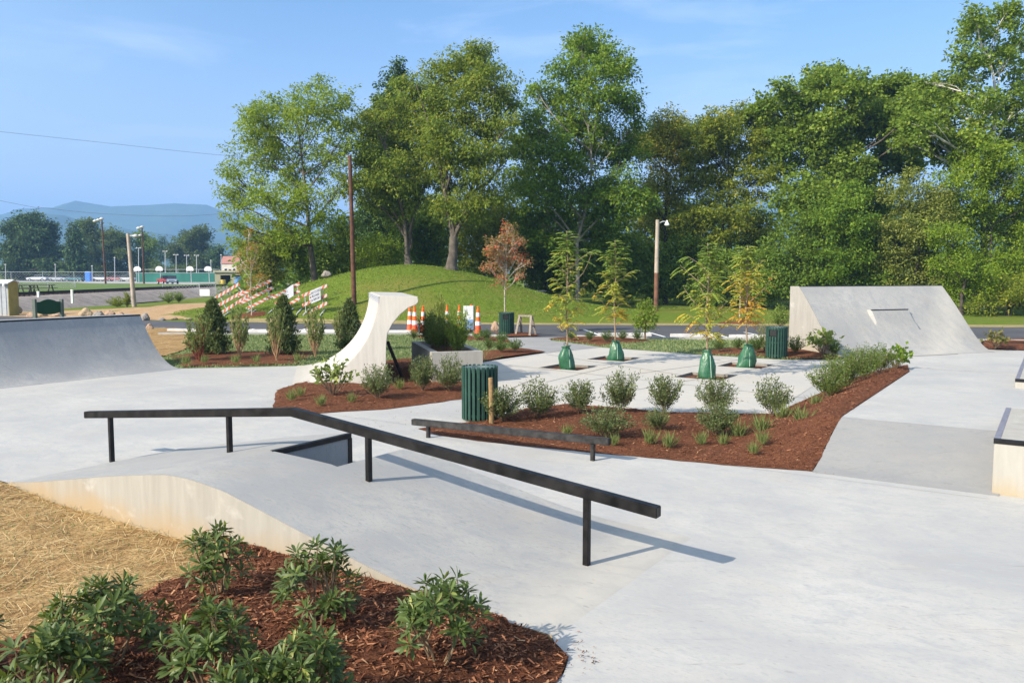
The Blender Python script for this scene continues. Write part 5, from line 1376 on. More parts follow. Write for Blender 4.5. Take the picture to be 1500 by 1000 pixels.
def sapling(label, bx, by, ytop, hw, ylo, bias=0.0, autumn=.0, nb=17):
    p = G(bx, by); d = p.y; ht = D(bx, ytop, d).z; zlo = D(bx, ylo, d).z
    root = thing('young_tree', label, 'young tree', tuple(p), group='young plaza trees with watering bags')
    mb = MB(); tr = [Vector((.02 * math.sin(i * 1.3), .02 * math.cos(i * 1.7), ht * i / 8)) for i in range(9)]; tr[0] = Vector((0, 0, -.05))
    mb.tube(tr, [.026 - .0022 * i for i in range(9)], 8)
    Vs = []; Ts = []
    def frond(q, dr, L, ti):
        dr = Vector(dr).normalized(); n = 9
        for j in range(1, n + 1):
            t = j / n
            c = Vector(q) + dr * L * t + Vector((0, 0, -.42 * L * t * t + .1 * L * t))
            tang = dr + Vector((0, 0, .1 - .84 * t)); tang.normalize()
            sd = tang.cross(Vector((0, 0, 1))); sd.normalize()
            for sg in (-1, 1):
                Dv = sd * sg + tang * .45 + Vector((0, 0, -.35))
                Vs.append((c, Dv, L * .27 * (1.05 - .5 * abs(t - .45)), ti))
    for b_ in range(nb):
        f = (b_ + .5) / nb
        z = zlo * .96 + (ht - zlo) * f * .88; a = b_ * 2.4 + random.uniform(-.5, .5)
        env = math.sin(math.pi * min(1, .22 + f * .72)) ** .8
        ln = hw * env * random.uniform(.35, 1.12) * (1 + bias * math.cos(a))
        tr_ = Vector((0, 0, z))
        e = tr_ + Vector((math.cos(a) * ln, math.sin(a) * ln, ln * random.uniform(.7, 1.25)))
        limb(mb, tr_, e, .011, .004, -.12, 4, .06, 5)
        for k in range(17):
            t = .12 + .88 * k / 16
            q = tr_ + (e - tr_) * t; aa = a + random.gauss(0, 1.1)
            ti = min(1, max(0, (1 - f) * .85 + autumn + random.gauss(0, .16)))
            if random.random() < .62: frond(q, (math.cos(aa), math.sin(aa), random.uniform(-.5, .95)), random.uniform(.13, .33), ti)
    for k in range(12):
        aa = k * 2.4; frond((0, 0, ht * (.9 + .008 * k)), (math.cos(aa), math.sin(aa), .5), random.uniform(.2, .36), max(0, random.gauss(.15 + autumn * .6, .12)))
    P = np.array([v[0] for v in Vs]); Dv = np.array([v[1] for v in Vs]); L = np.array([v[2] for v in Vs]); ti = np.array([v[3] for v in Vs])
    N = rng.normal(0, .3, P.shape); N[:, 2] += 1
    V, T = leaf_arrays(P, Dv, N, L * 1.1, L * .5, np.clip(ti + rng.normal(0, .07, len(ti)), 0, 1))
    np_mesh('crown', V, np.arange(len(V)).reshape(-1, 4), L_SAP, tint=T, parent=root)
    mb.build('trunk', TWIGB, root, smooth=True)
    return p
def water_bag(label, p, dx, hh, ww):
    t = thing('watering_bag', label, 'watering bag', (p.x + dx, p.y - .06, 0), group='green watering bags')
    mb = MB(); sd = random.uniform(0, 6)
    wob = lambda a, z: 1 + .06 * math.sin(a * 2 + sd + z * 5) + .05 * math.sin(a * 5 + sd * 2 - z * 8) * (.4 + z / hh) + .05 * (z / hh) * math.sin(a * 9 + z * 22 + sd)
    pr = [(.92, .0), (1.0, .06), (1.0, .18), (.97, .34), (.90, .5), (.80, .64), (.68, .76), (.54, .87), (.45, .93), (.42, .96), (.54, 1.01), (.50, 1.03), (.40, 1.0), (.3, .95)]
    mb.lathe([(r * ww / 2, z * hh - .05) for r, z in pr], 36, wob=wob)
    for v in range(len(mb.v)):      # lean of the bag
        x, y, z = mb.v[v]; nn = noise.noise(Vector((x * 6 + sd * 3, y * 6, z * 5))) * .10 + noise.noise(Vector((x * 15 + sd, y * 15, z * 11))) * .05; zz = max(0, z / hh); x, y = x * (1 + nn * 1.6), y * (1 + nn * 1.6)
        mb.v[v] = (x - dx * zz + .05 * math.sin(sd) * zz * (1.1 - zz) * 3, y * .8 + .04 * math.cos(sd * 2) * zz, z - .02 * zz * math.sin(math.atan2(y, x) + sd))
    mb.build('bag', BAGG, t, smooth=True)
    mb = MB(); mb.tube([(-dx - .07, 0, hh * .97), (-dx - .075, -.02, hh * 1.05), (-dx - .04, -.03, hh * 1.08), (-dx - .02, -.02, hh * 1.0)], .009, 6); mb.build('strap', CANDARK, t, smooth=True)
    mb = MB(); pts = [(-.02 * 0 + ww * .10 - dx * z, -ww / 2 * (1.0 - .45 * z) * .83 - .012, hh * z) for z in (.05, .3, .55, .8)]; mb.tube(pts, .008, 6); mb.build('zip_seam', plain('pale seam', (.35, .45, .38), .5), t)
PIT = []
for i, (lb, bx, by, yt, hw, ylo, bias, au, dx, hh, ww, bl) in enumerate([
    ('young yellow and green plaza tree standing farthest left', 830, 538.5, 338, .62, 486, .25, .02, .03, .60, .42, 'green watering bag round the leftmost plaza tree'),
    ('young plaza tree with bright yellow lower leaves, left of the street lamp', 900, 526, 352, .60, 478, -.1, .10, .02, .56, .44, 'small green watering bag at the tree beside the dark island bed'),
    ('young plaza tree nearest the camera with pale green feathery leaves', 1034, 553, 356, .70, 500, -.1, .02, .03, .66, .40, 'green watering bag nearest the camera'),
    ('young orange tinged plaza tree closest to the right quarter pipe', 1092, 537, 360, .66, 480, .05, .30, -.01, .63, .45, 'glossy green watering bag closest to the bin by the quarter pipe')]):
    p = sapling(lb, bx, by, yt, hw, ylo, bias, au - .07, (26, 23, 28, 24)[i]); water_bag(bl, p, dx, hh, ww); PIT.append(p)
# tree pits: square openings sunk in the plaza, filled with mulch
PITW = plain('pit edge concrete', (0.22, 0.205, 0.18), .85, .2, .2, 6)
for pts in PITS:
    sheet('tree_pit', [q[:2] for q in pts], lambda x, y, d: -.055 + bump(x, y, .012, 9) * min(1, d / .1), .09, MULCHF)
    mb = MB(); vs = [Vector((q.x, q.y, .008)) for q in pts] + [Vector((q.x, q.y, -.09)) for q in pts]
    mb.add(vs, [(k, (k + 1) % 4, 4 + (k + 1) % 4, 4 + k) for k in range(4)])
    tag(mb.build('pit_edge', PITW), kind='structure')

# other small trees
L_RED = leafmat('reddening maple leaves', (0.20, 0.22, 0.08), (0.42, 0.24, 0.12), (0.72, 0.10, 0.08), .4)
L_ORG = leafmat('orange birch leaves', (0.16, 0.15, 0.03), (0.40, 0.21, 0.045), (0.52, 0.20, 0.05), .3)
tree('red_maple', 'small vase shaped tree with red tinged leaves above a green bin', 739,
     [(720, 368, 12), (755, 352, 12), (733, 348, 11), (765, 385, 10), (726, 378, 14), (745, 350, 13), (741, 386, 14), (757, 375, 11), (716, 392, 9), (735, 410, 11), (756, 402, 9), (746, 334, 9), (722, 355, 9), (762, 355, 8), (738, 365, 11)], 32.6, L_RED, TWIGP, .10, .24, .62, .04, fork=1.75, n_each=26, depth=.8, zb=.1, ti=.7)
tree('birch_sapling', 'thin white stemmed sapling with orange leaves before the barricades', 367,
     [(366, 342, 7), (361, 362, 9), (373, 383, 11), (355, 393, 9), (383, 408, 10), (366, 418, 11), (350, 372, 6), (377, 362, 6)], 43, L_ORG, TWIGP, .12, .28, .5, .035, fork=1.6, n_each=20, depth=.8, ti=.55)
tree('lawn_sapling', 'thin young tree in a mulch ring on the lawn beyond the car park', 1085,
     [(1085, 392, 9), (1079, 408, 10), (1092, 404, 9), (1086, 425, 9)], 40, L_YELLOW, TWIGP, .12, .28, .35, .045, fork=1.3, n_each=18, depth=.8)
tree('bushy_tree', 'little dense green tree in the island bed left of the lamp post', 946,
     [(946, 448, 9), (940, 458, 11), (953, 460, 11), (946, 470, 13), (957, 474, 9), (937, 473, 9), (946, 482, 9)], 29.5, L_SYC, TWIG, .11, .22, .9, .035, fork=.45, n_each=20, depth=.9, zb=.1)

# ------------------------------------------------------------------ traffic channelizers
def make_cone():
    t = thing('traffic_cone', 'x', 'traffic cone')
    mb = MB(); mb.lathe([(.20, 0), (.20, .03), (.19, .05), (.10, .055)], 8); mb.build('base', RUBBER, t)
    def seg(nm, z0, z1, m, e=0.0):
        r = lambda z: .135 - .085 * (z / 1.02)
        mb = MB(); mb.lathe([(r(z0) + e, z0), (r(z1) + e, z1)], 20); mb.build(nm, m, t, smooth=False)
    seg('lower_body', .05, .36, REDORANGE); seg('white_band', .36, .52, REFL, .003); seg('orange_band', .52, .70, ORANGE); seg('white_band', .70, .86, REFL, .003)
    mb = MB(); mb.lathe([(.064, .86), (.050, 1.0), (.030, 1.01), (.028, 1.06), (.045, 1.07), (.045, 1.10), (.02, 1.11)], 16); mb.build('top_grip', ORANGE, t, smooth=False)
    return t
cn = make_cone(); CG = 'orange and white traffic cones by the car park'
for i, (x, y, lb) in enumerate([(600.5, 487.5, 'leftmost orange and white cone, partly behind the wave slab'), (607.5, 488.5, 'second orange and white cone from the left, touching the leftmost'), (620, 488.5, 'orange and white cone just left of the planter shrubs'),
                                (655, 487, 'orange cone whose tip shows behind the slim brownish shrub'), (673, 487, 'orange cone hidden behind the lime bamboo of the planter'), (690.5, 485, 'orange cone directly behind the white board'), (700.3, 489.8, 'orange and white cone standing right of the white board')]):
    p = G(x, y)
    if i == 0: o = cn; o.location = tuple(p); o['label'] = lb; o['group'] = CG
    else: copy_tree(cn, tuple(p), random.uniform(0, 6), label=lb, group=CG)

# white board on a wooden post
p = G(694, 497.5); t = thing('notice_board', 'white board with pale blue lower half on a brown post among the cones', 'notice board', tuple(p), R(12))
mb = MB(); mb.box((0, 0, .6), (.07, .07, 1.3)); mb.build('post', GREYWOOD, t, bevel=.006)
mb = MB(); mb.box((-.2, -.05, .80), (.36, .025, .86)); mb.build('board', WHITE, t, bevel=.004)
mb = MB(); mb.box((-.2, -.064, .56), (.33, .004, .36)); mb.build('blue_lower_part', plain('board pale blue', (.25, .36, .58), .4, .4, .35, 3), t)  # lower part of the board coloured pale blue

# A-frame sawhorse
p = G(770, 491.5); t = thing('sawhorse', 'weathered wooden A frame sawhorse right of the bin by the red-leaved tree', 'sawhorse', tuple(p), R(-25))
mb = MB(); mb.beam((-.30, 0, .76), (.30, 0, .76), .10, .07); mb.build('top_beam', GREYWOOD, t, bevel=.006)
for sx in (-.24, .24):
    for sy in (-1, 1):
        mb = MB(); mb.beam((sx * 1.25, sy * .30, -.02), (sx, sy * .03, .76), .035, .085, up=(1, 0, 0)); mb.build('leg', GREYWOOD, t, bevel=.005)
    mb = MB(); mb.beam((sx * 1.1, -.17, .38), (sx * 1.1, .17, .38), .03, .07); mb.build('brace', GREYWOOD, t)

# wheel stops
mb = MB(); mb.prism([(-.9, -.08, 0), (-.9, .08, 0), (-.9, .055, .12), (-.9, -.055, .12)], (0, 0, 0), (1.8, 0, 0))
ws = mb.build('wheel_stop', WHITEOLD, bevel=.012); fst = True
for x, y, a, wd, lb in [(278, 485.5, 2, 1.0, 'leftmost white wheel stop beside the straw patch'), (382, 486.5, 1, 1.1, 'white wheel stop behind the sparse pale shrubs'), (470, 486.8, 0, 1.1, 'white wheel stop between the middle and the right evergreen'), (572, 487.8, 0, 1.0, 'white wheel stop seen under the wave slab'),
                        (915, 492, 3, 1.15, 'white wheel stop behind the small shrubs of the island bed'), (1015, 493.2, 2, .95, 'white wheel stop left of the nearest sapling trunk'), (1100, 494.6, 1, .9, 'white wheel stop right of the nearest sapling trunk')]:
    o = ws if fst else ws.copy()
    if not fst: col.objects.link(o)
    fst = False
    q = G(x, y); o.location = (q.x, q.y, -.012); o.rotation_euler.z = R(a); o.scale = (wd, 1.3, 1.1); tag(o, lb, 'wheel stop', 'white wheel stops in the car park')

# ------------------------------------------------------------------ road barricades on the slope
STR_C = {}
def stripemat(name, flip):
    a = Mat(name, .45, .4); v = a.obj(); s = a.sep(v)
    f = a.math('FRACT', a.math('MULTIPLY', a.math('ADD', s[0], a.math('MULTIPLY', s[2], flip)), 1 / .30))
    a.color(a.mix(a.math('GREATER_THAN', f, .5), (.42, .41, .40), (.42, .105, .05))); return a.m
ST1 = stripemat('barricade stripes rising', -1.0); ST2 = stripemat('barricade stripes falling', 1.0)
SIGNW = plain('dull sign sheeting', (.40, .41, .46), .5, .4, .08, 3)
def barricade(label, d, boards, mat, lean=0.0, posts=(.15, .85), sign=None):
    "boards: photo end points of each board's centre line"
    ps = [(D(x0, y0, d), D(x1, y1, d - .3)) for x0, y0, x1, y1 in boards]
    c = (ps[-1][0] + ps[-1][1]) / 2
    t = thing('road_barricade', label, 'barricade', (c.x, c.y, zt(c.x, c.y)), group='striped road barricades on the grassy slope')
    b0 = Vector(t.location)
    for a, b in ps:
        dv = (b - a); L = dv.length; ang = math.atan2(dv.z, math.hypot(dv.x, dv.y)); az = math.atan2(dv.y, dv.x)
        mb = MB(); mb.box((0, 0, 0), (L, .03, .165)); o = mb.build('board', mat, t, bevel=.004)
        o.location = (a + b) / 2 - b0; o.rotation_euler = (0, -ang, az)
    for f in posts:
        q = [a + (b - a) * f + Vector((0, .03, 0)) for a, b in ps]
        topq = q[0] + (q[0] - q[-1]) * .06; bot = q[-1] + (q[-1] - q[0]) * .22
        mb = MB(); mb.beam(topq - b0, bot - b0, .035, .035, up=(0, 1, 0)); mb.build('upright', GALV, t)
        mb = MB(); gz = zt(bot.x, bot.y); mb.beam(Vector((bot.x, bot.y - .6, zt(bot.x, bot.y - .6) + .04)) - b0, Vector((bot.x, bot.y + .6, zt(bot.x, bot.y + .6) + .04)) - b0, .05, .05); mb.build('foot', GALV, t)
    if sign:
        (x0, y0, x1, y1, hpx, lines) = sign
        a = D(x0, y0, d - .06); b = D(x1, y1, d - .36); dv = b - a; L = dv.length; ang = math.atan2(dv.z, math.hypot(dv.x, dv.y)); az = math.atan2(dv.y, dv.x)
        hm = hpx * d / F; slope = dv.z / max(.01, math.hypot(dv.x, dv.y)); Lh = math.hypot(dv.x, dv.y)
        shear = Matrix(((1, 0, 0, 0), (0, 1, 0, 0), (slope, 0, 1, 0), (0, 0, 0, 1)))
        mb = MB(); mb.box((0, 0, 0), (Lh, .012, hm)); o = mb.build('sign_panel', SIGNW, t, bevel=.003)
        o.data.transform(shear); o.location = (a + b) / 2 - b0; o.rotation_euler = (0, 0, az)
        for k, tx in enumerate(lines):
            cu = bpy.data.curves.new('lettering', 'FONT'); cu.body = tx; cu.align_x = 'CENTER'; cu.align_y = 'CENTER'; cu.size = hm * .27; cu.extrude = .002
            cu.materials.append(BLACK)
            tmp = link('lettering', cu); me = bpy.data.meshes.new_from_object(tmp.evaluated_get(bpy.context.evaluated_depsgraph_get())); bpy.data.objects.remove(tmp)
            wd = len(tx) * hm * .16; fx = min(1, Lh * (.92 if k != 1 else .74) / wd)
            me.transform(shear @ Matrix.Translation((0 if k != 1 else .05, -.009, hm * (.28 - .28 * k))) @ Matrix.Rotation(R(90), 4, 'X') @ Matrix.Diagonal((fx, 1, 1, 1)))
            link('lettering', me, o)
        if lines:
            mb = MB(); mb.lathe([(.045, 0), (.045, .004)], 16); e = mb.build('sign_dot', plain('red dot', (.20, .01, .015), .5), o); e.rotation_euler = (R(90), 0, 0); e.location = (-Lh * .38, -.0085, -Lh * .38 * slope)
    return t
barricade('leftmost striped barricade leaning up the slope with stripes rising', 44.5, [(315, 437, 350.5, 415.5), (319, 448, 358, 426), (323, 459, 365, 432)], ST1, .2, (.2, .9))
barricade('widest striped barricade behind the white stemmed sapling', 44, [(348, 434, 398, 410.5), (351, 445, 400, 421), (361, 452.5, 401, 432)], ST2, .2, (.15, .85))
barricade('striped barricade carrying a blank white panel', 43.5, [(400, 436, 439, 415), (403, 445, 439.5, 425.5), (417, 450, 439.5, 436)], ST2, .1, (.25, .9), sign=(414, 435, 430, 424.5, 17, []))
barricade('striped barricade with a road closed sign in black letters nearest the utility pole', 43, [(442.5, 433.5, 479.5, 418), (443, 447.5, 479.5, 432), (444, 461.5, 479.5, 443.5)], ST1, 0, (.11, .80), sign=(453, 436.5, 469.6, 429.5, 19, ['ROAD CLOSED', 'MILES AHEAD', 'LOCAL TRAFFIC ONLY']))

# ------------------------------------------------------------------ poles and wires
up_ = D(519, 447, 44); ut = D(512.5, 228, 44)
t = thing('utility_pole', 'tall brown wooden utility pole standing on the slope in front of the mound', 'utility pole', (up_.x, 44, zt(up_.x, 44)))
b0 = Vector(t.location); mb = MB(); mb.tube([(0, 0, -.4), (ut - b0) * .5, ut - b0], [.135, .115, .09], 12); mb.build('shaft', POLEW, t, smooth=True)
for dz in (-.12, -1.4):
    mb = MB(); mb.lathe([(.03, 0), (.05, .03), (.03, .06), (.05, .09), (.02, .13)], 10, c=tuple(ut - b0 + Vector((-.13, -.05, dz)))); mb.build('insulator', GALV, t)
WIREM = plain('wire', (.08, .08, .085), .6)
def wire(label, pts, r=.0075):
    pp = [D(*p) for p in pts]; out = []
    for i in range(len(pp) - 1):
        p_, a, b, n = pp[max(i - 1, 0)], pp[i], pp[i + 1], pp[min(i + 2, len(pp) - 1)]
        for k in range(6):
            t_ = k / 6; out.append(.5 * ((2 * a) + (b - p_) * t_ + (2 * p_ - 5 * a + 4 * b - n) * t_ ** 2 + (3 * a - p_ - 3 * b + n) * t_ ** 3))
    out.append(pp[-1]); mb = MB(); mb.tube(out, r, 5); tag(mb.build('overhead_wire', WIREM), label, 'wire')
wire('upper overhead wire running left from the utility pole top', [(512, 241, 44), (320, 227, 42), (160, 210, 40.5), (0, 193, 39), (-500, 140, 35)])
wire('lower sagging overhead wire crossing in front of the mountain', [(513.5, 285, 44), (430, 300, 44), (331, 312.5, 44), (252, 316.5, 43.5), (150, 313, 43), (70, 305, 42.5), (0, 294, 42), (-500, 190, 38)], .007)
p = G(961, 452); d = p.y
lt = D(961.5, 322, 52)
t = thing('street_lamp', 'pale wooden lamp post with a small lamp arm before the dark wood', 'street lamp', (D(961, 450, 52).x, 52, zt(D(961, 450, 52).x, 52)))
b0 = Vector(t.location); hh = lt.z - b0.z
mb = MB(); mb.tube([(0, 0, -.3), (0, 0, hh * .5), (.02, 0, hh)], [.15, .135, .115], 12); mb.build('post', POLEP, t, smooth=True)
mb = MB(); mb.tube([(0, 0, -.3), (0, 0, hh * .42)], [.152, .139], 12); mb.build('stained_foot', plain('brown stained wood', (.17, .085, .055), .85, .2, .3, 2), t, smooth=True)
mb = MB(); mb.tube([(.1, 0, hh - .22), (.35, -.05, hh - .1), (.55, -.08, hh - .12)], .03, 8); mb.build('lamp_arm', GALV, t, smooth=True)
mb = MB(); mb.lathe([(.05, .02), (.06, -.08), (.15, -.22), (.16, -.28), (.1, -.33), (.03, -.35)], 14, c=(.6, -.08, hh - .05)); mb.build('lamp_head', WHITE, t, smooth=True)
def lamp_pole(nm, label, px_, ybase, ytop, d, r0, mat, heads, lean=0.0, cat='light pole', group=None):
    a = D(px_, ybase, d); z0 = zt(a.x, d); b = D(px_ - lean, ytop, d)
    t = thing(nm, label, cat, (a.x, d, z0), group=group); b0 = Vector(t.location)
    mb = MB(); mb.tube([(0, 0, -.3), b - b0], [r0, r0 * .7], 8); mb.build('post', mat, t, smooth=True)
    for (dx, dz, s) in heads:
        q = b - b0 + Vector((dx, 0, dz))
        mb = MB(); mb.beam(b - b0 + Vector((0, 0, dz)), q + Vector((0, 0, .0)), s * .18, s * .18); mb.build('lamp_arm', GALV, t)
        mb = MB(); mb.lathe([(s * .15, s * .2), (s * .4, 0), (s * .4, -s * .15), (s * .15, -s * .25)], 10, c=tuple(q)); mb.build('lamp_head', WHITEOLD, t, smooth=True)
    return t
lamp_pole('leaning_lamp_pole', 'weathered leaning pole with a street lamp beside the railway bank', 197, 449, 342, 60, .17, POLEP, [(.55, -.15, .5)], lean=9.5)
lamp_pole('floodlight_pole', 'left tall brown ball field floodlight pole', 155, 419, 321, 150, .17, POLEW, [(-1.2, -.3, 1.0), (0, .1, 1.0), (-.6, -.1, .9)], lean=6)
lamp_pole('floodlight_pole', 'right tall brown ball field floodlight pole', 211, 417, 333, 150, .16, POLEW, [(-.6, -.1, 1.0), (.0, .1, .9), (-.4, -1.4, .8)], lean=3)
for x, yt, lb in [(203, 363, 'thin pale court light left of the right floodlight pole'), (242, 368, 'thin pale court light with twin heads above the left bushes'), (258, 373, 'thin pale court post between the twin head light and its neighbour'), (273.5, 374, 'thin pale court light above the parked cars'), (288, 374, 'thin pale court light right of the parked cars'), (309, 382, 'short white court light at the right end of the green screen'), (324, 374, 'thin post at the left edge of the garage building'), (168, 378, 'thin pale post right of the left floodlight pole'), (81, 388, 'thin pale post before the massive dark far tree'), (8, 388, 'thin pale post above the shed roof'), (135, 390, 'thin pale post behind the blue portable toilet')]:
    lamp_pole('court_light', lb, x, 405, yt, 180, .10, GALV, [(-.4, .0, .5), (.4, 0, .5)] if yt < 376 and x != 324 else [(0, .1, .5)], group='thin light posts round the courts')

# ------------------------------------------------------------------ ball field, courts, railway at the left
fz = lambda x, y, d: zt(x, y) + .04
sheet('ball_field', [(-36.5, 52), (-36.8, 120), (-42, 168), (-70, 172), (-130, 172), (-130, 60)], fz, 4.0, FIELDG)
sheet('court_pavement', [D(330, 410, 152)[:2], D(225, 410, 150)[:2], D(60, 410, 172)[:2], (-200, 176), (-200, 240), (-60, 240), D(345, 410, 170)[:2]], lambda x, y, d: zt(x, y) + .05, 5.0, plain('pale pavement', (.36, .34, .31), .9, .2, .1, .3), smooth=False)
# railway: ballast bank, sleepers bed, rails
bank = []
n = 40; vs = []; fs = []
for i in range(n):
    y = 44 + i * 3.6; xx = RAILX + .2 * math.sin(y * .05) - max(0, (y - 110) * .06)
    for dx, z in ((-3.6, .40), (-2.2, .78), (1.4, .80), (2.0, .70), (4.0, -.06)):
        vs.append((xx + dx + .12 * noise.noise(Vector((y, dx, 0))), y, z + .06 * noise.noise(Vector((dx * 2, y * .9, 1)))))
for i in range(n - 1):
    for k in range(4): fs.append((i * 5 + k, i * 5 + k + 1, i * 5 + k + 6, i * 5 + k + 5))
mb = MB(); mb.add(vs, fs); tag(mb.build('railway_bank', BALLG, smooth=True), kind='structure')
rt = thing('railway_track', 'dark railway track along the top of the ballast bank', 'railway track', (RAILX, 60, .8)); b0 = Vector(rt.location)
RUST = plain('dark rusty rail', (.045, .03, .026), .7, .3, .2, 3)
for off in (-.72, .72):
    pts = [Vector((RAILX + .2 * math.sin(y * .05) - max(0, (y - 110) * .06) + off - .3, y, .93)) - b0 for y in np.arange(44, 180, 4)]
    mb = MB()
    for a, b in zip(pts, pts[1:]): mb.beam(a, b, .08, .17)
    mb.build('rail', RUST, rt)
mb = MB()
for y in np.arange(44, 150, .62): mb.box((RAILX + .2 * math.sin(y * .05) - max(0, (y - 110) * .06) - .3 - b0.x, y - b0.y, .82 - b0.z), (2.5, .24, .14))
o = mb.build('sleepers', RUST, rt); o['kind'] = 'stuff'
# dark culvert wing walls under the track
cp = D(93, 444, 62); t = thing('culvert', 'dark timber culvert wall in the railway bank behind the green sign', 'culvert', (cp.x, 60.5, 0), R(0))
mb = MB(); mb.prism([(-1.6, 0, -.1), (.55, 0, -.1), (1.2, 0, -.1), (.5, 0, .62), (-1.6, 0, .68)], (0, 0, 0), (0, .6, 0)); mb.build('wing_wall', BARKD, t, bevel=.03)
mb = MB(); mb.box((-1.0, -.03, .22), (1.1, .08, .5)); mb.build('opening', CANDARK, t)
for x, yb, yt, lb in [(56.5, 440, 427.5, 'white marker post behind the left side of the green sign'), (106, 440, 425, 'white marker post right of the dark culvert')]:
    a = D(x, yb, 58); h = (yb - yt) * 58 / F
    t = thing('marker_post', lb, 'post', (a.x, 58, a.z - .2), group='white railway marker posts')
    mb = MB(); mb.box((0, 0, h / 2 + .1), (.14, .14, h + .2)); mb.build('shaft', WHITE, t, bevel=.01)
    mb = MB(); mb.box((0, 0, h + .22), (.17, .17, .04), taper=.7); mb.build('cap', WHITE, t)
# green sign board on two posts (its back)
a = D(51.5, 467, 33.0); b = D(91, 466, 34.0); t = thing('sign_board', 'dark green board with arched top between two grey posts at the left', 'sign', (a.x, a.y, -.03)); b0 = Vector(t.location)
SGN = plain('dark green board', (.010, .055, .022), .5, .3, .1, 2)
zb_, zt_ = D(70, 457.5, 33.5).z, D(70, 440.5, 33.5).z
for q, yt_ in ((a, 438), (b, 438)):
    mb = MB(); h = D(51, yt_, q.y).z + .03; mb.box((q.x - b0.x, q.y - b0.y, h / 2), (.13, .13, h)); mb.build('post', plain('grey post', (.13, .15, .13), .7, .3, .15, 4), t, bevel=.01)
dv = Vector((b.x - a.x, b.y - a.y, 0)); nrm = Vector((-dv.y, dv.x, 0)).normalized()
poly = []
for k in range(13):
    f = k / 12; poly.append(dv * (.06 + .88 * f) + Vector((0, 0, zt_ + .03 - .04 + (.10 * math.sin(math.pi * min(1, max(0, (f - .15) / .7))) if .15 < f < .85 else 0))))
poly += [dv * .94 + Vector((0, 0, zb_ + .03)), dv * .7 + Vector((0, 0, zb_ - .04)), dv * .3 + Vector((0, 0, zb_ - .04)), dv * .06 + Vector((0, 0, zb_ + .03))]
mb = MB(); mb.prism(poly, nrm * -.03, nrm * .03); mb.build('board', SGN, t)
# metal shed
a = D(-22, 458, 47); w_ = D(13, 458, 47).x - a.x
t = thing('metal_shed', 'small grey metal shed with a yellowish end wall at the left edge', 'shed', (a.x, 47, -.03)); hh = D(0, 415, 47).z + .03
SD = .95
mb = MB(); mb.prism([(0, 0, 0), (w_, 0, 0), (w_, 0, hh), (0, 0, hh)], (0, 0, 0), (0, SD, 0)); mb.build('front_wall', GALV, t, bevel=.01)
mb = MB(); mb.prism([(w_, .0, 0), (w_, SD, 0), (w_, SD, hh), (w_, SD / 2, hh + .15), (w_, 0, hh)], (.004, 0, 0), (.03, 0, 0)); mb.build('end_wall', plain('yellowish sheet metal', (.36, .30, .10), .6, .3, .15, 2), t)
mb = MB(); mb.prism([(-.1, -.12, hh - .02), (-.1, SD / 2, hh + .16), (-.1, SD + .12, hh - .02), (-.1, SD + .12, hh + .03), (-.1, SD / 2, hh + .21), (-.1, -.12, hh + .03)], (0, 0, 0), (w_ + .2, 0, 0)); mb.build('roof', plain('pale metal roof', (.62, .64, .68), .4, .5, .06, 2), t)
mb = MB(); mb.lathe([(.07, 0), (.07, .1), (.03, .14)], 10, c=(w_ - .15, -.1, hh - .15)); mb.build('wall_lamp', WHITE, t)
for k in range(5):
    mb = MB(); mb.box((w_ * (.1 + .2 * k), -.012, hh / 2), (.04, .02, hh * .96)); mb.build('rib', GALV, t)

# boulders
def rock(label, x, y, wpx, hpx, mat, d=None, sq=1.0, sink=.25):
    p = G(x, y) if d is None else D(x, y, d); k = p.y / F; w_ = wpx * k / 2; h_ = hpx * k
    import bmesh
    bm = bmesh.new(); bmesh.ops.create_icosphere(bm, subdivisions=3, radius=1.0); sd = random.uniform(0, 99)
    for v in bm.verts:
        c = v.co.copy()
        n = noise.noise(c * 1.1 + Vector((sd, 0, 0))) * .38 + noise.noise(c * 2.6 + Vector((0, sd, 0))) * .18 + noise.noise(c * 6 + Vector((0, sd, 3))) * .06
        v.co = c * (1 + n)
        # broken faces
        for fn in ((.8, .2, .5), (-.6, -.5, .6), (.1, -.9, .4)):
            fv = Vector(fn).normalized(); e = v.co.dot(fv) - .78
            if e > 0: v.co -= fv * e * .85
    me = bpy.data.meshes.new('boulder'); bm.to_mesh(me); bm.free(); me.materials.append(mat)
    o = link('boulder', me); o.scale = (w_, w_ * sq, h_ * .62); o.location = (p.x, p.y + w_ * .4, (zt(p.x, p.y) + .03 if d is None else p.z) + h_ * (.5 - sink)); o.rotation_euler.z = random.uniform(-.4, .4)
    tag(o, label, 'boulder', 'boulders of the park'); return o
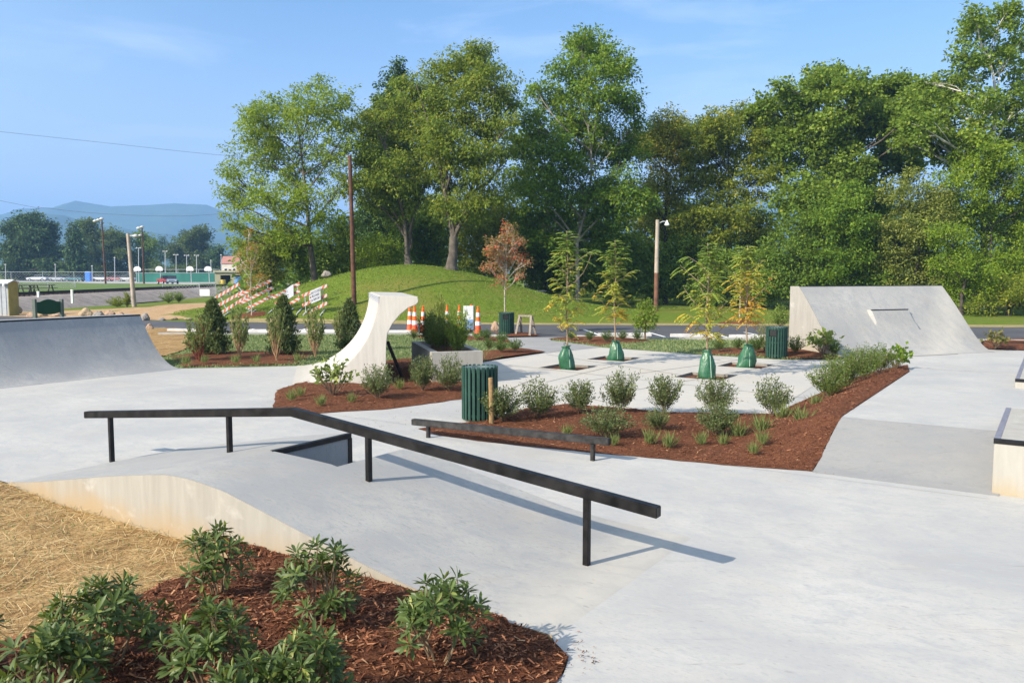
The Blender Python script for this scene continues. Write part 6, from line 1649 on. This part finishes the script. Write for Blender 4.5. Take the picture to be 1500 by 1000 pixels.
for x, y, w_, h_, m, lb in [(18, 459, 20, 16, ROCK, 'tan boulder leaning at the metal shed corner'), (45, 464, 16, 8, ROCKP, 'flat pinkish boulder left of the green sign post'), (60, 463, 14, 8, ROCK, 'flat tan boulder under the green sign'), (82, 463, 20, 6, ROCKP, 'long low boulder under the right end of the green sign'),
                            (124, 464, 23, 13, ROCK, 'biggest tan boulder behind the left quarter pipe lip'), (143, 465, 17, 11, ROCKG, 'grey boulder right of the biggest tan one'), (160, 463, 17, 9, ROCKP, 'pinkish boulder in the row behind the left quarter pipe lip'), (175, 464, 15, 8, ROCKP, 'rounded boulder at the right of the row behind the lip'), (156, 466, 14, 5, ROCKG, 'lowest grey boulder peeking over the quarter pipe lip'),
                            (212, 469, 13, 12, ROCKG, 'brown grey boulder beyond the right end of the left quarter pipe'), (218, 483, 12, 10, ROCKP, 'rusty boulder on the near road edge by the straw patch'), (237, 469, 9, 4, ROCKG, 'small flat stone beside the road, first right of the brown grey boulder'), (255, 468, 10, 4, ROCK, 'small flat stone beside the road, second right of the brown grey boulder'), (275, 468, 12, 3, ROCK, 'small flat stone beside the road near the left evergreen tip'),
                            (726, 485, 13, 16, ROCKP, 'upright pinkish boulder left of the bin by the red-leaved tree'), (716, 524, 15, 9, ROCKP, 'flat pale rock behind the right corner of the planter box')]:
    rock(lb, x, y, w_, h_, m)
rock('grey boulder by the foot of the light green tree on the mound', 478, 404, 14, 9, ROCKG, 50)
# white bench slab and a white house glimpsed through the trees
p = D(790, 433, 62); z0 = zt(p.x, 62)
t = thing('stone_bench', 'white stone slab bench at the right foot of the mound', 'bench', (p.x, 62, z0), R(-20)); hb = D(790, 426, 62).z - z0
mb = MB(); mb.box((-.1, 0, hb), (1.3, .4, .10)); mb.build('seat', WHITEOLD, t, bevel=.01)
for sx in (-.5, .35):
    mb = MB(); mb.box((sx, 0, hb / 2 - .05), (.18, .34, hb)); mb.build('leg', WHITEOLD, t, bevel=.01)

def house(label, px_, d, wpx, y0, y1, yr, wall, roof, nwin=2, name='house', door=True):
    p = D(px_, y0, d); w_ = wpx * d / F; z0 = zt(p.x, d); h_ = D(px_, y1, d).z - z0; r_ = D(px_, yr, d).z - z0
    t = thing(name, label, 'building', (p.x, d, z0))
    mb = MB(); mb.prism([(-w_ / 2, 0, -.2), (w_ / 2, 0, -.2), (w_ / 2, 0, h_), (-w_ / 2, 0, h_)], (0, 0, 0), (0, w_ * .6, 0)); mb.build('wall', wall, t)
    mb = MB(); e = w_ * .04; mb.prism([(-w_ / 2 - e, -e, h_ + .01), (-w_ / 2 - e, w_ * .3, r_), (-w_ / 2 - e, w_ * .6 + e, h_ + .01)], (0, 0, 0), (w_ + 2 * e, 0, 0)); mb.build('roof', roof, t)
    for i in range(nwin):
        x = -w_ / 2 + w_ * (i + .5) / nwin
        mb = MB(); mb.box((x, -.02, h_ * .55), (w_ / nwin * .4, .06, h_ * .35)); f = mb.build('window', WHITE, t)
        mb = MB(); mb.box((x, -.055, h_ * .55), (w_ / nwin * .32, .03, h_ * .29)); mb.build('pane', GLASS, f)
    if door:
        mb = MB(); mb.box((-w_ / 2 + w_ / nwin, -.02, h_ * .33), (w_ * .1, .06, h_ * .66)); mb.build('door', BARKD, t)
    return t
REDROOF = plain('reddish roof', (.36, .17, .13), .8, .2, .1, 1); GREYROOF = plain('grey roof', (.20, .19, .19), .8, .2, .1, 1)
BEIGE = plain('olive block wall', (.30, .28, .19), .85, .2, .08, .5); CREAM = plain('cream wall', (.55, .50, .40), .8, .2, .08, .5)
house('white house glimpsed between the red-leaved tree and the first plaza sapling', 785, 82, 34, 414, 396, 386, WHITE, GREYROOF)
house('far house with a reddish roof above the garage building', 343, 240, 36, 400, 386, 375, CREAM, REDROOF, 3)
house('low cream building far behind the parked cars at the left', 118, 320, 30, 408, 399, 395, CREAM, GREYROOF, 4)
house('low brownish building far left behind the massive dark tree', 30, 320, 34, 408, 399, 394, plain('brown wall', (.22, .15, .12), .8), GREYROOF, 4)
house('grey house half hidden between the massive tree and the pointed spruce', 89, 300, 14, 404, 388, 382, plain('grey wall', (.30, .32, .35), .8), GREYROOF, 2)
# olive garage building
p = D(342, 418, 128); z0 = zt(p.x, 128); t = thing('garage_building', 'olive block garage with two dark open bays behind the barricades', 'building', (D(315, 418, 128).x, 128, z0)); w_ = 62 * 128 / F; h_ = D(342, 399, 128).z - z0
mb = MB(); y = 0
xs__ = [0, w_ * .13, w_ * .37, w_ * .47, w_ * .73, w_]
for a, b, z0_, z1_ in [(xs__[0], xs__[1], -.3, h_), (xs__[2], xs__[3], -.3, h_), (xs__[4], xs__[5], -.3, h_), (xs__[1], xs__[2], h_ * .8, h_), (xs__[3], xs__[4], h_ * .8, h_)]:
    mb.prism([(a, 0, z0_), (b, 0, z0_), (b, 0, z1_), (a, 0, z1_)], (0, 0, 0), (0, .4, 0))
mb.prism([(0, .4, -.3), (.3, .4, -.3), (.3, .4, h_), (0, .4, h_)], (0, 0, 0), (0, 6, 0)); mb.prism([(w_ - .3, .4, -.3), (w_, .4, -.3), (w_, .4, h_), (w_ - .3, .4, h_)], (0, 0, 0), (0, 6, 0)); mb.prism([(0, 6.4, -.3), (w_, 6.4, -.3), (w_, 6.4, h_), (0, 6.4, h_)], (0, 0, 0), (0, .3, 0))
mb.build('wall', BEIGE, t)
mb = MB(); mb.prism([(-.2, -.25, h_ + .003), (w_ + .2, -.25, h_ + .003), (w_ + .2, -.25, h_ + .28), (-.2, -.25, h_ + .28)], (0, 0, 0), (0, 7.3, 0)); mb.build('roof', plain('olive fascia', (.33, .31, .22), .8), t)
q = D(327, 414.5, 124); tg = thing('barrel', 'yellow barrel before the left garage bay', 'barrel', (q.x, 124, zt(q.x, 124)))
mb = MB(); mb.lathe([(.36, 0), (.38, .3), (.36, .32), (.38, .62), (.36, .64), (.37, .95), (.2, 1.0)], 16); mb.build('drum', plain('yellow drum', (.62, .42, .08), .5), tg); mb = MB(); mb.lathe([(.375, .96), (.375, 1.0), (.3, 1.02)], 16); mb.build('lid', plain('drum lid', (.5, .34, .08), .5), tg)
q = D(349, 413, 122); tg = thing('barrel', 'blue barrel before the right garage bay', 'barrel', (q.x, 122, zt(q.x, 122)))
mb = MB(); mb.lathe([(.45, 0), (.5, .4), (.47, .42), (.5, .9), (.47, .92), (.48, 1.4), (.3, 1.5)], 16); mb.build('drum', plain('blue drum', (.10, .24, .58), .5), tg); mb = MB(); mb.lathe([(.485, 1.38), (.485, 1.44), (.35, 1.5)], 16); mb.build('lid', plain('blue lid', (.08, .2, .5), .5), tg)

# court screen and fences
def fence(name, label, pts, h, step, panel=None, d_=0.05, mat=GALV, rails=(1.0,), cat='fence'):
    t = thing(name, label, cat, tuple(pts[0])); b0 = Vector(pts[0]); 
    mr = MB()
    for a, b in zip(pts, pts[1:]):
        a = Vector(a); b = Vector(b); L = (b - a).length; n = max(1, int(L / step))
        for k in range(n + (1 if b is pts[-1] or (b - Vector(pts[-1])).length < 1e-6 else 0)):
            q = a + (b - a) * k / n - b0; mb = MB(); mb.tube([q + Vector((0, 0, -.2)), q + Vector((0, 0, h))], d_, 6); mb.build('post', mat, t)
        for r in rails: mr.tube([a - b0 + Vector((0, 0, h * r)), b - b0 + Vector((0, 0, h * r))], d_ * .8, 5)
        # wire mesh
    mr.build('rail', mat, t)
    if panel:
        mb = MB()
        for a, b in zip(pts, pts[1:]):
            a = Vector(a); b = Vector(b); mb.prism([a - b0 + Vector((0, 0, .1)), b - b0 + Vector((0, 0, .1)), b - b0 + Vector((0, 0, h * panel[0])), a - b0 + Vector((0, 0, h * panel[0]))], (0, -.06, 0), (0, -.02, 0))
        mb.build('screen', panel[1], t)
    else:
        m2 = MB()
        for a, b in zip(pts, pts[1:]):
            a = Vector(a) - b0; b = Vector(b) - b0; L = (b - a).length; n = int(L / (h * .25)) 
            for k in range(n):
                f0 = k / n; f1 = min(1, f0 + h / L)
                m2.beam(a + (b - a) * f0 + Vector((0, 0, .03)), a + (b - a) * f1 + Vector((0, 0, h)), .012, .012)
                m2.beam(a + (b - a) * f1 + Vector((0, 0, .03)), a + (b - a) * f0 + Vector((0, 0, h)), .012, .012)
        m2.build('mesh_wire', mat, t)
    return t
def gp(x, d): q = D(x, 410, d); return (q.x, d, zt(q.x, d))
TEAL = plain('green windscreen', (.035, .16, .125), .8, .2, .15, .4)
fence('court_fence', 'green windscreen fence of the courts behind the two parked pickups', [gp(200, 172), gp(322, 172)], 2.7, 4.3, (.72, TEAL), .05, GALV, (1.0, .74))
fence('chain_link_fence', 'long chain link fence at the far edge of the ball field', [gp(-30, 168), gp(200, 170)], 2.2, 5.5, None, .05)
fence('chain_link_fence', 'low chain link fence along the near side of the ball field by the picnic tables', [gp(26, 96), gp(110, 104)], 1.1, 3.2, None, .03)
t = fence('chain_link_fence', 'low chain link fence with a small white sign below the railway bank', [gp(238, 84), gp(292, 84), gp(316, 86)], 1.3, 3.1, None, .035)
b0 = Vector(t.location); q = D(300.5, 428.5, 83.9)
mb = MB(); mb.box(q - b0 + Vector((0, -.1, 0)), (1.0, .03, .68)); mb.build('white_sign', WHITE, t, bevel=.01)
for x, lb in [(201.5, 'white basketball backboard left of the right floodlight pole'), (233.5, 'white basketball backboard above the red pickup'), (278.5, 'white basketball backboard in the middle of the green screen'), (305, 'white basketball backboard at the right end of the green screen')]:
    q = gp(x, 165); t = thing('basketball_hoop', lb, 'basketball hoop', q, group='basketball hoops on the courts')
    mb = MB(); mb.tube([(0, .6, 0), (0, .6, 2.6), (0, .1, 3.0)], .08, 6); mb.build('post', GALV, t)
    mb = MB(); pts = [(-.7, 0, 2.7), (.7, 0, 2.7), (.7, 0, 3.1)] + [(.7 * math.cos(a), 0, 3.1 + .5 * math.sin(a)) for a in np.linspace(.2, math.pi - .2, 7)] + [(-.7, 0, 3.1)]
    mb.prism(pts, (0, 0, -.3), (0, .06, -.3)); mb.build('backboard', WHITE, t)
    mb = MB(); mb.tube([(.23 * math.cos(a), -.25 + .23 * math.sin(a), 2.62) for a in np.linspace(0, 6.28, 13)], .02, 5); mb.build('rim', ORANGE, t)

# vehicles far off
def car(label, x, d, colr, rz, truck=False, s=1.0):
    q = gp(x, d); t = thing('parked_pickup' if truck else 'parked_car', label, 'pickup' if truck else 'car', q, rz, group='vehicles parked by the courts'); t.scale = (s, s, s)
    paint = plain('car paint', colr, .25, .6, .04, 2)
    if truck: side = [(-2.6, .45), (2.6, .45), (2.65, .85), (2.5, 1.05), (1.35, 1.12), (-.75, 1.12), (-.75, 1.1), (-2.6, 1.1)]; cab = [(1.35, 1.12), (.75, 1.75), (-.55, 1.78), (-.75, 1.12)]
    else: side = [(-2.2, .35), (2.15, .35), (2.2, .7), (2.0, .85), (1.0, .98), (-1.7, 1.0), (-2.2, .9)]; cab = [(1.0, .98), (.35, 1.42), (-1.0, 1.45), (-1.75, 1.0)]
    mb = MB(); mb.prism([(a, -.88, z) for a, z in side], (0, 0, 0), (0, 1.76, 0)); mb.build('body', paint, t, bevel=.06)
    mb = MB(); mb.prism([(a, -.74, z) for a, z in cab], (0, 0, 0), (0, 1.48, 0)); mb.build('cabin_glass', GLASS, t, bevel=.05)
    z = cab[1][1]; mb = MB(); mb.box(((cab[1][0] + cab[2][0]) / 2, 0, z + .02), (cab[1][0] - cab[2][0] + .1, 1.42, .05)); mb.build('roof', paint, t, bevel=.02)
    for a in (-1.5 if truck else -1.35, 1.65 if truck else 1.35):
        for sy in (-1, 1):
            mb = MB(); R_ = .38 if truck else .33
            mb.prism([(a + R_ * math.cos(k * .449), 0, R_ + R_ * math.sin(k * .449)) for k in range(14)], (0, sy * .92 - .11, 0), (0, sy * .92 + .11, 0)); w__ = mb.build('wheel', RUBBER, t)
            mb = MB(); mb.prism([(a + R_ * .55 * math.cos(k * .785), 0, R_ + R_ * .55 * math.sin(k * .785)) for k in range(8)], (0, sy * 1.04 - .01, 0), (0, sy * 1.04 + .01, 0)); mb.build('hub', GALV, w__)
    for sy in (-1, 1):
        mb = MB(); mb.box((side[2][0] - .02, sy * .66, .78), (.06, .3, .14)); mb.build('headlight', REFL, t)
    return t
car('red pickup parked in front of the green court screen', 242, 146, (.30, .02, .025), R(-50), True, .86)
car('blue grey pickup parked beside the red one', 252.5, 143, (.22, .26, .34), R(-70), True, .9)
for x, c, lb in [(55, (.70, .70, .72), 'white car parked below the massive dark far tree'), (67, (.10, .12, .2), 'dark blue car right of the white car at far left'), (86, (.35, .37, .40), 'silver car left of the bigger blue silver car'), (98, (.42, .48, .56), 'blue silver car in the middle of the far parked row'), (110, (.07, .17, .19), 'dark teal car left of the portable toilet'), (121, (.05, .13, .14), 'darkest teal car touching the portable toilet'), (139, (.22, .25, .28), 'grey car right of the portable toilet'), (148, (.62, .63, .65), 'pale car nearest the left floodlight pole'), (171, (.45, .2, .2), 'reddish car right of the left floodlight pole'), (186, (.5, .5, .52), 'silver car rightmost in the far parked row')]:
    car(lb, x, 196 + (x % 5), c, R(random.choice([0, 180]) + random.uniform(-8, 8)))
q = gp(130.5, 192); t = thing('portable_toilet', 'bright blue portable toilet in the far car row', 'portable toilet', q)
BLUE = plain('blue plastic', (.04, .19, .62), .5, .4, .05, 2)
mb = MB(); mb.box((0, 0, 1.05), (1.25, 1.25, 2.1)); mb.build('cabin', BLUE, t, bevel=.05)
mb = MB(); mb.prism([(-.68, -.68, 2.1), (.68, -.68, 2.1), (.5, -.68, 2.35), (-.5, -.68, 2.35)], (0, 0, 0), (0, 1.36, 0)); mb.build('roof', plain('pale blue roof', (.25, .42, .75), .5), t)
mb = MB(); mb.box((0, -.64, 1.0), (.8, .03, 1.8)); mb.build('door', BLUE, t)
def picnic(label, x, d, rz, L=2.6):
    q = gp(x, d); t = thing('picnic_table', label, 'picnic table', q, rz, group='picnic tables by the ball field'); DK = plain('dark table wood', (.07, .06, .05), .8)
    mb = MB(); mb.box((0, 0, .75), (L, .75, .06)); mb.build('table_top', DK, t)
    for sy in (-.72, .72):
        mb = MB(); mb.box((0, sy, .45), (L, .26, .05)); mb.build('seat', DK, t)
    for sx in (-L * .36, L * .36):
        for sy in (-1, 1):
            mb = MB(); mb.beam((sx, sy * .7, -.2), (sx, sy * .2, .74), .08, .08, up=(1, 0, 0)); mb.build('leg', DK, t)
picnic('long dark picnic table on the ball field behind the green sign', 63, 80, R(4), 1.9)
picnic('dark picnic table nearest the metal shed roof corner', 34, 78, R(20), 1.5)
picnic('further dark picnic table partly behind the one near the shed', 38, 86, R(5), 1.6)
# weeds by the railway
for x, y, d, w_, h_, lb in [(247, 446, 70, 1.6, 1.0, 'left bright green weed clump below the railway bank'), (262, 445, 71, .9, .9, 'right bright green weed clump below the railway bank'), (186, 449, 58, .5, 1.1, 'small dark weed at the foot of the leaning lamp pole'), (318, 421, 100, 2.4, 1.4, 'yellowish weeds at the far end of the railway bank'), (172, 448, 60, 1.5, .7, 'wide low weed clump left of the leaning lamp pole')]:
    o = twig_shrub('weed', lb, w_, h_, 60, 16, .13, .3, L_LIME if 'bright' in lb else L_YELLOW, t0=.15, up=1.0); q = D(x, y, d); o.location = (q.x, d, zt(q.x, d))

# ------------------------------------------------------------------ air
def hazemat():
    m = bpy.data.materials.new('air'); m.use_nodes = True; n = m.node_tree.nodes
    n.remove(n['Principled BSDF']); v = n.new('ShaderNodeVolumePrincipled')
    v.inputs['Color'].default_value = (.31, .57, 1.0, 1); v.inputs['Density'].default_value = HAZE; v.inputs['Anisotropy'].default_value = 0.0
    m.node_tree.links.new(v.outputs[0], n['Material Output'].inputs['Volume']); return m
HAZE = 0.00036
mb = MB(); mb.box((0, 3200, 190), (9000, 6900, 390)); o = mb.build('haze', hazemat()); tag(o, kind='stuff')
if HAZE <= 0: bpy.data.objects.remove(o)
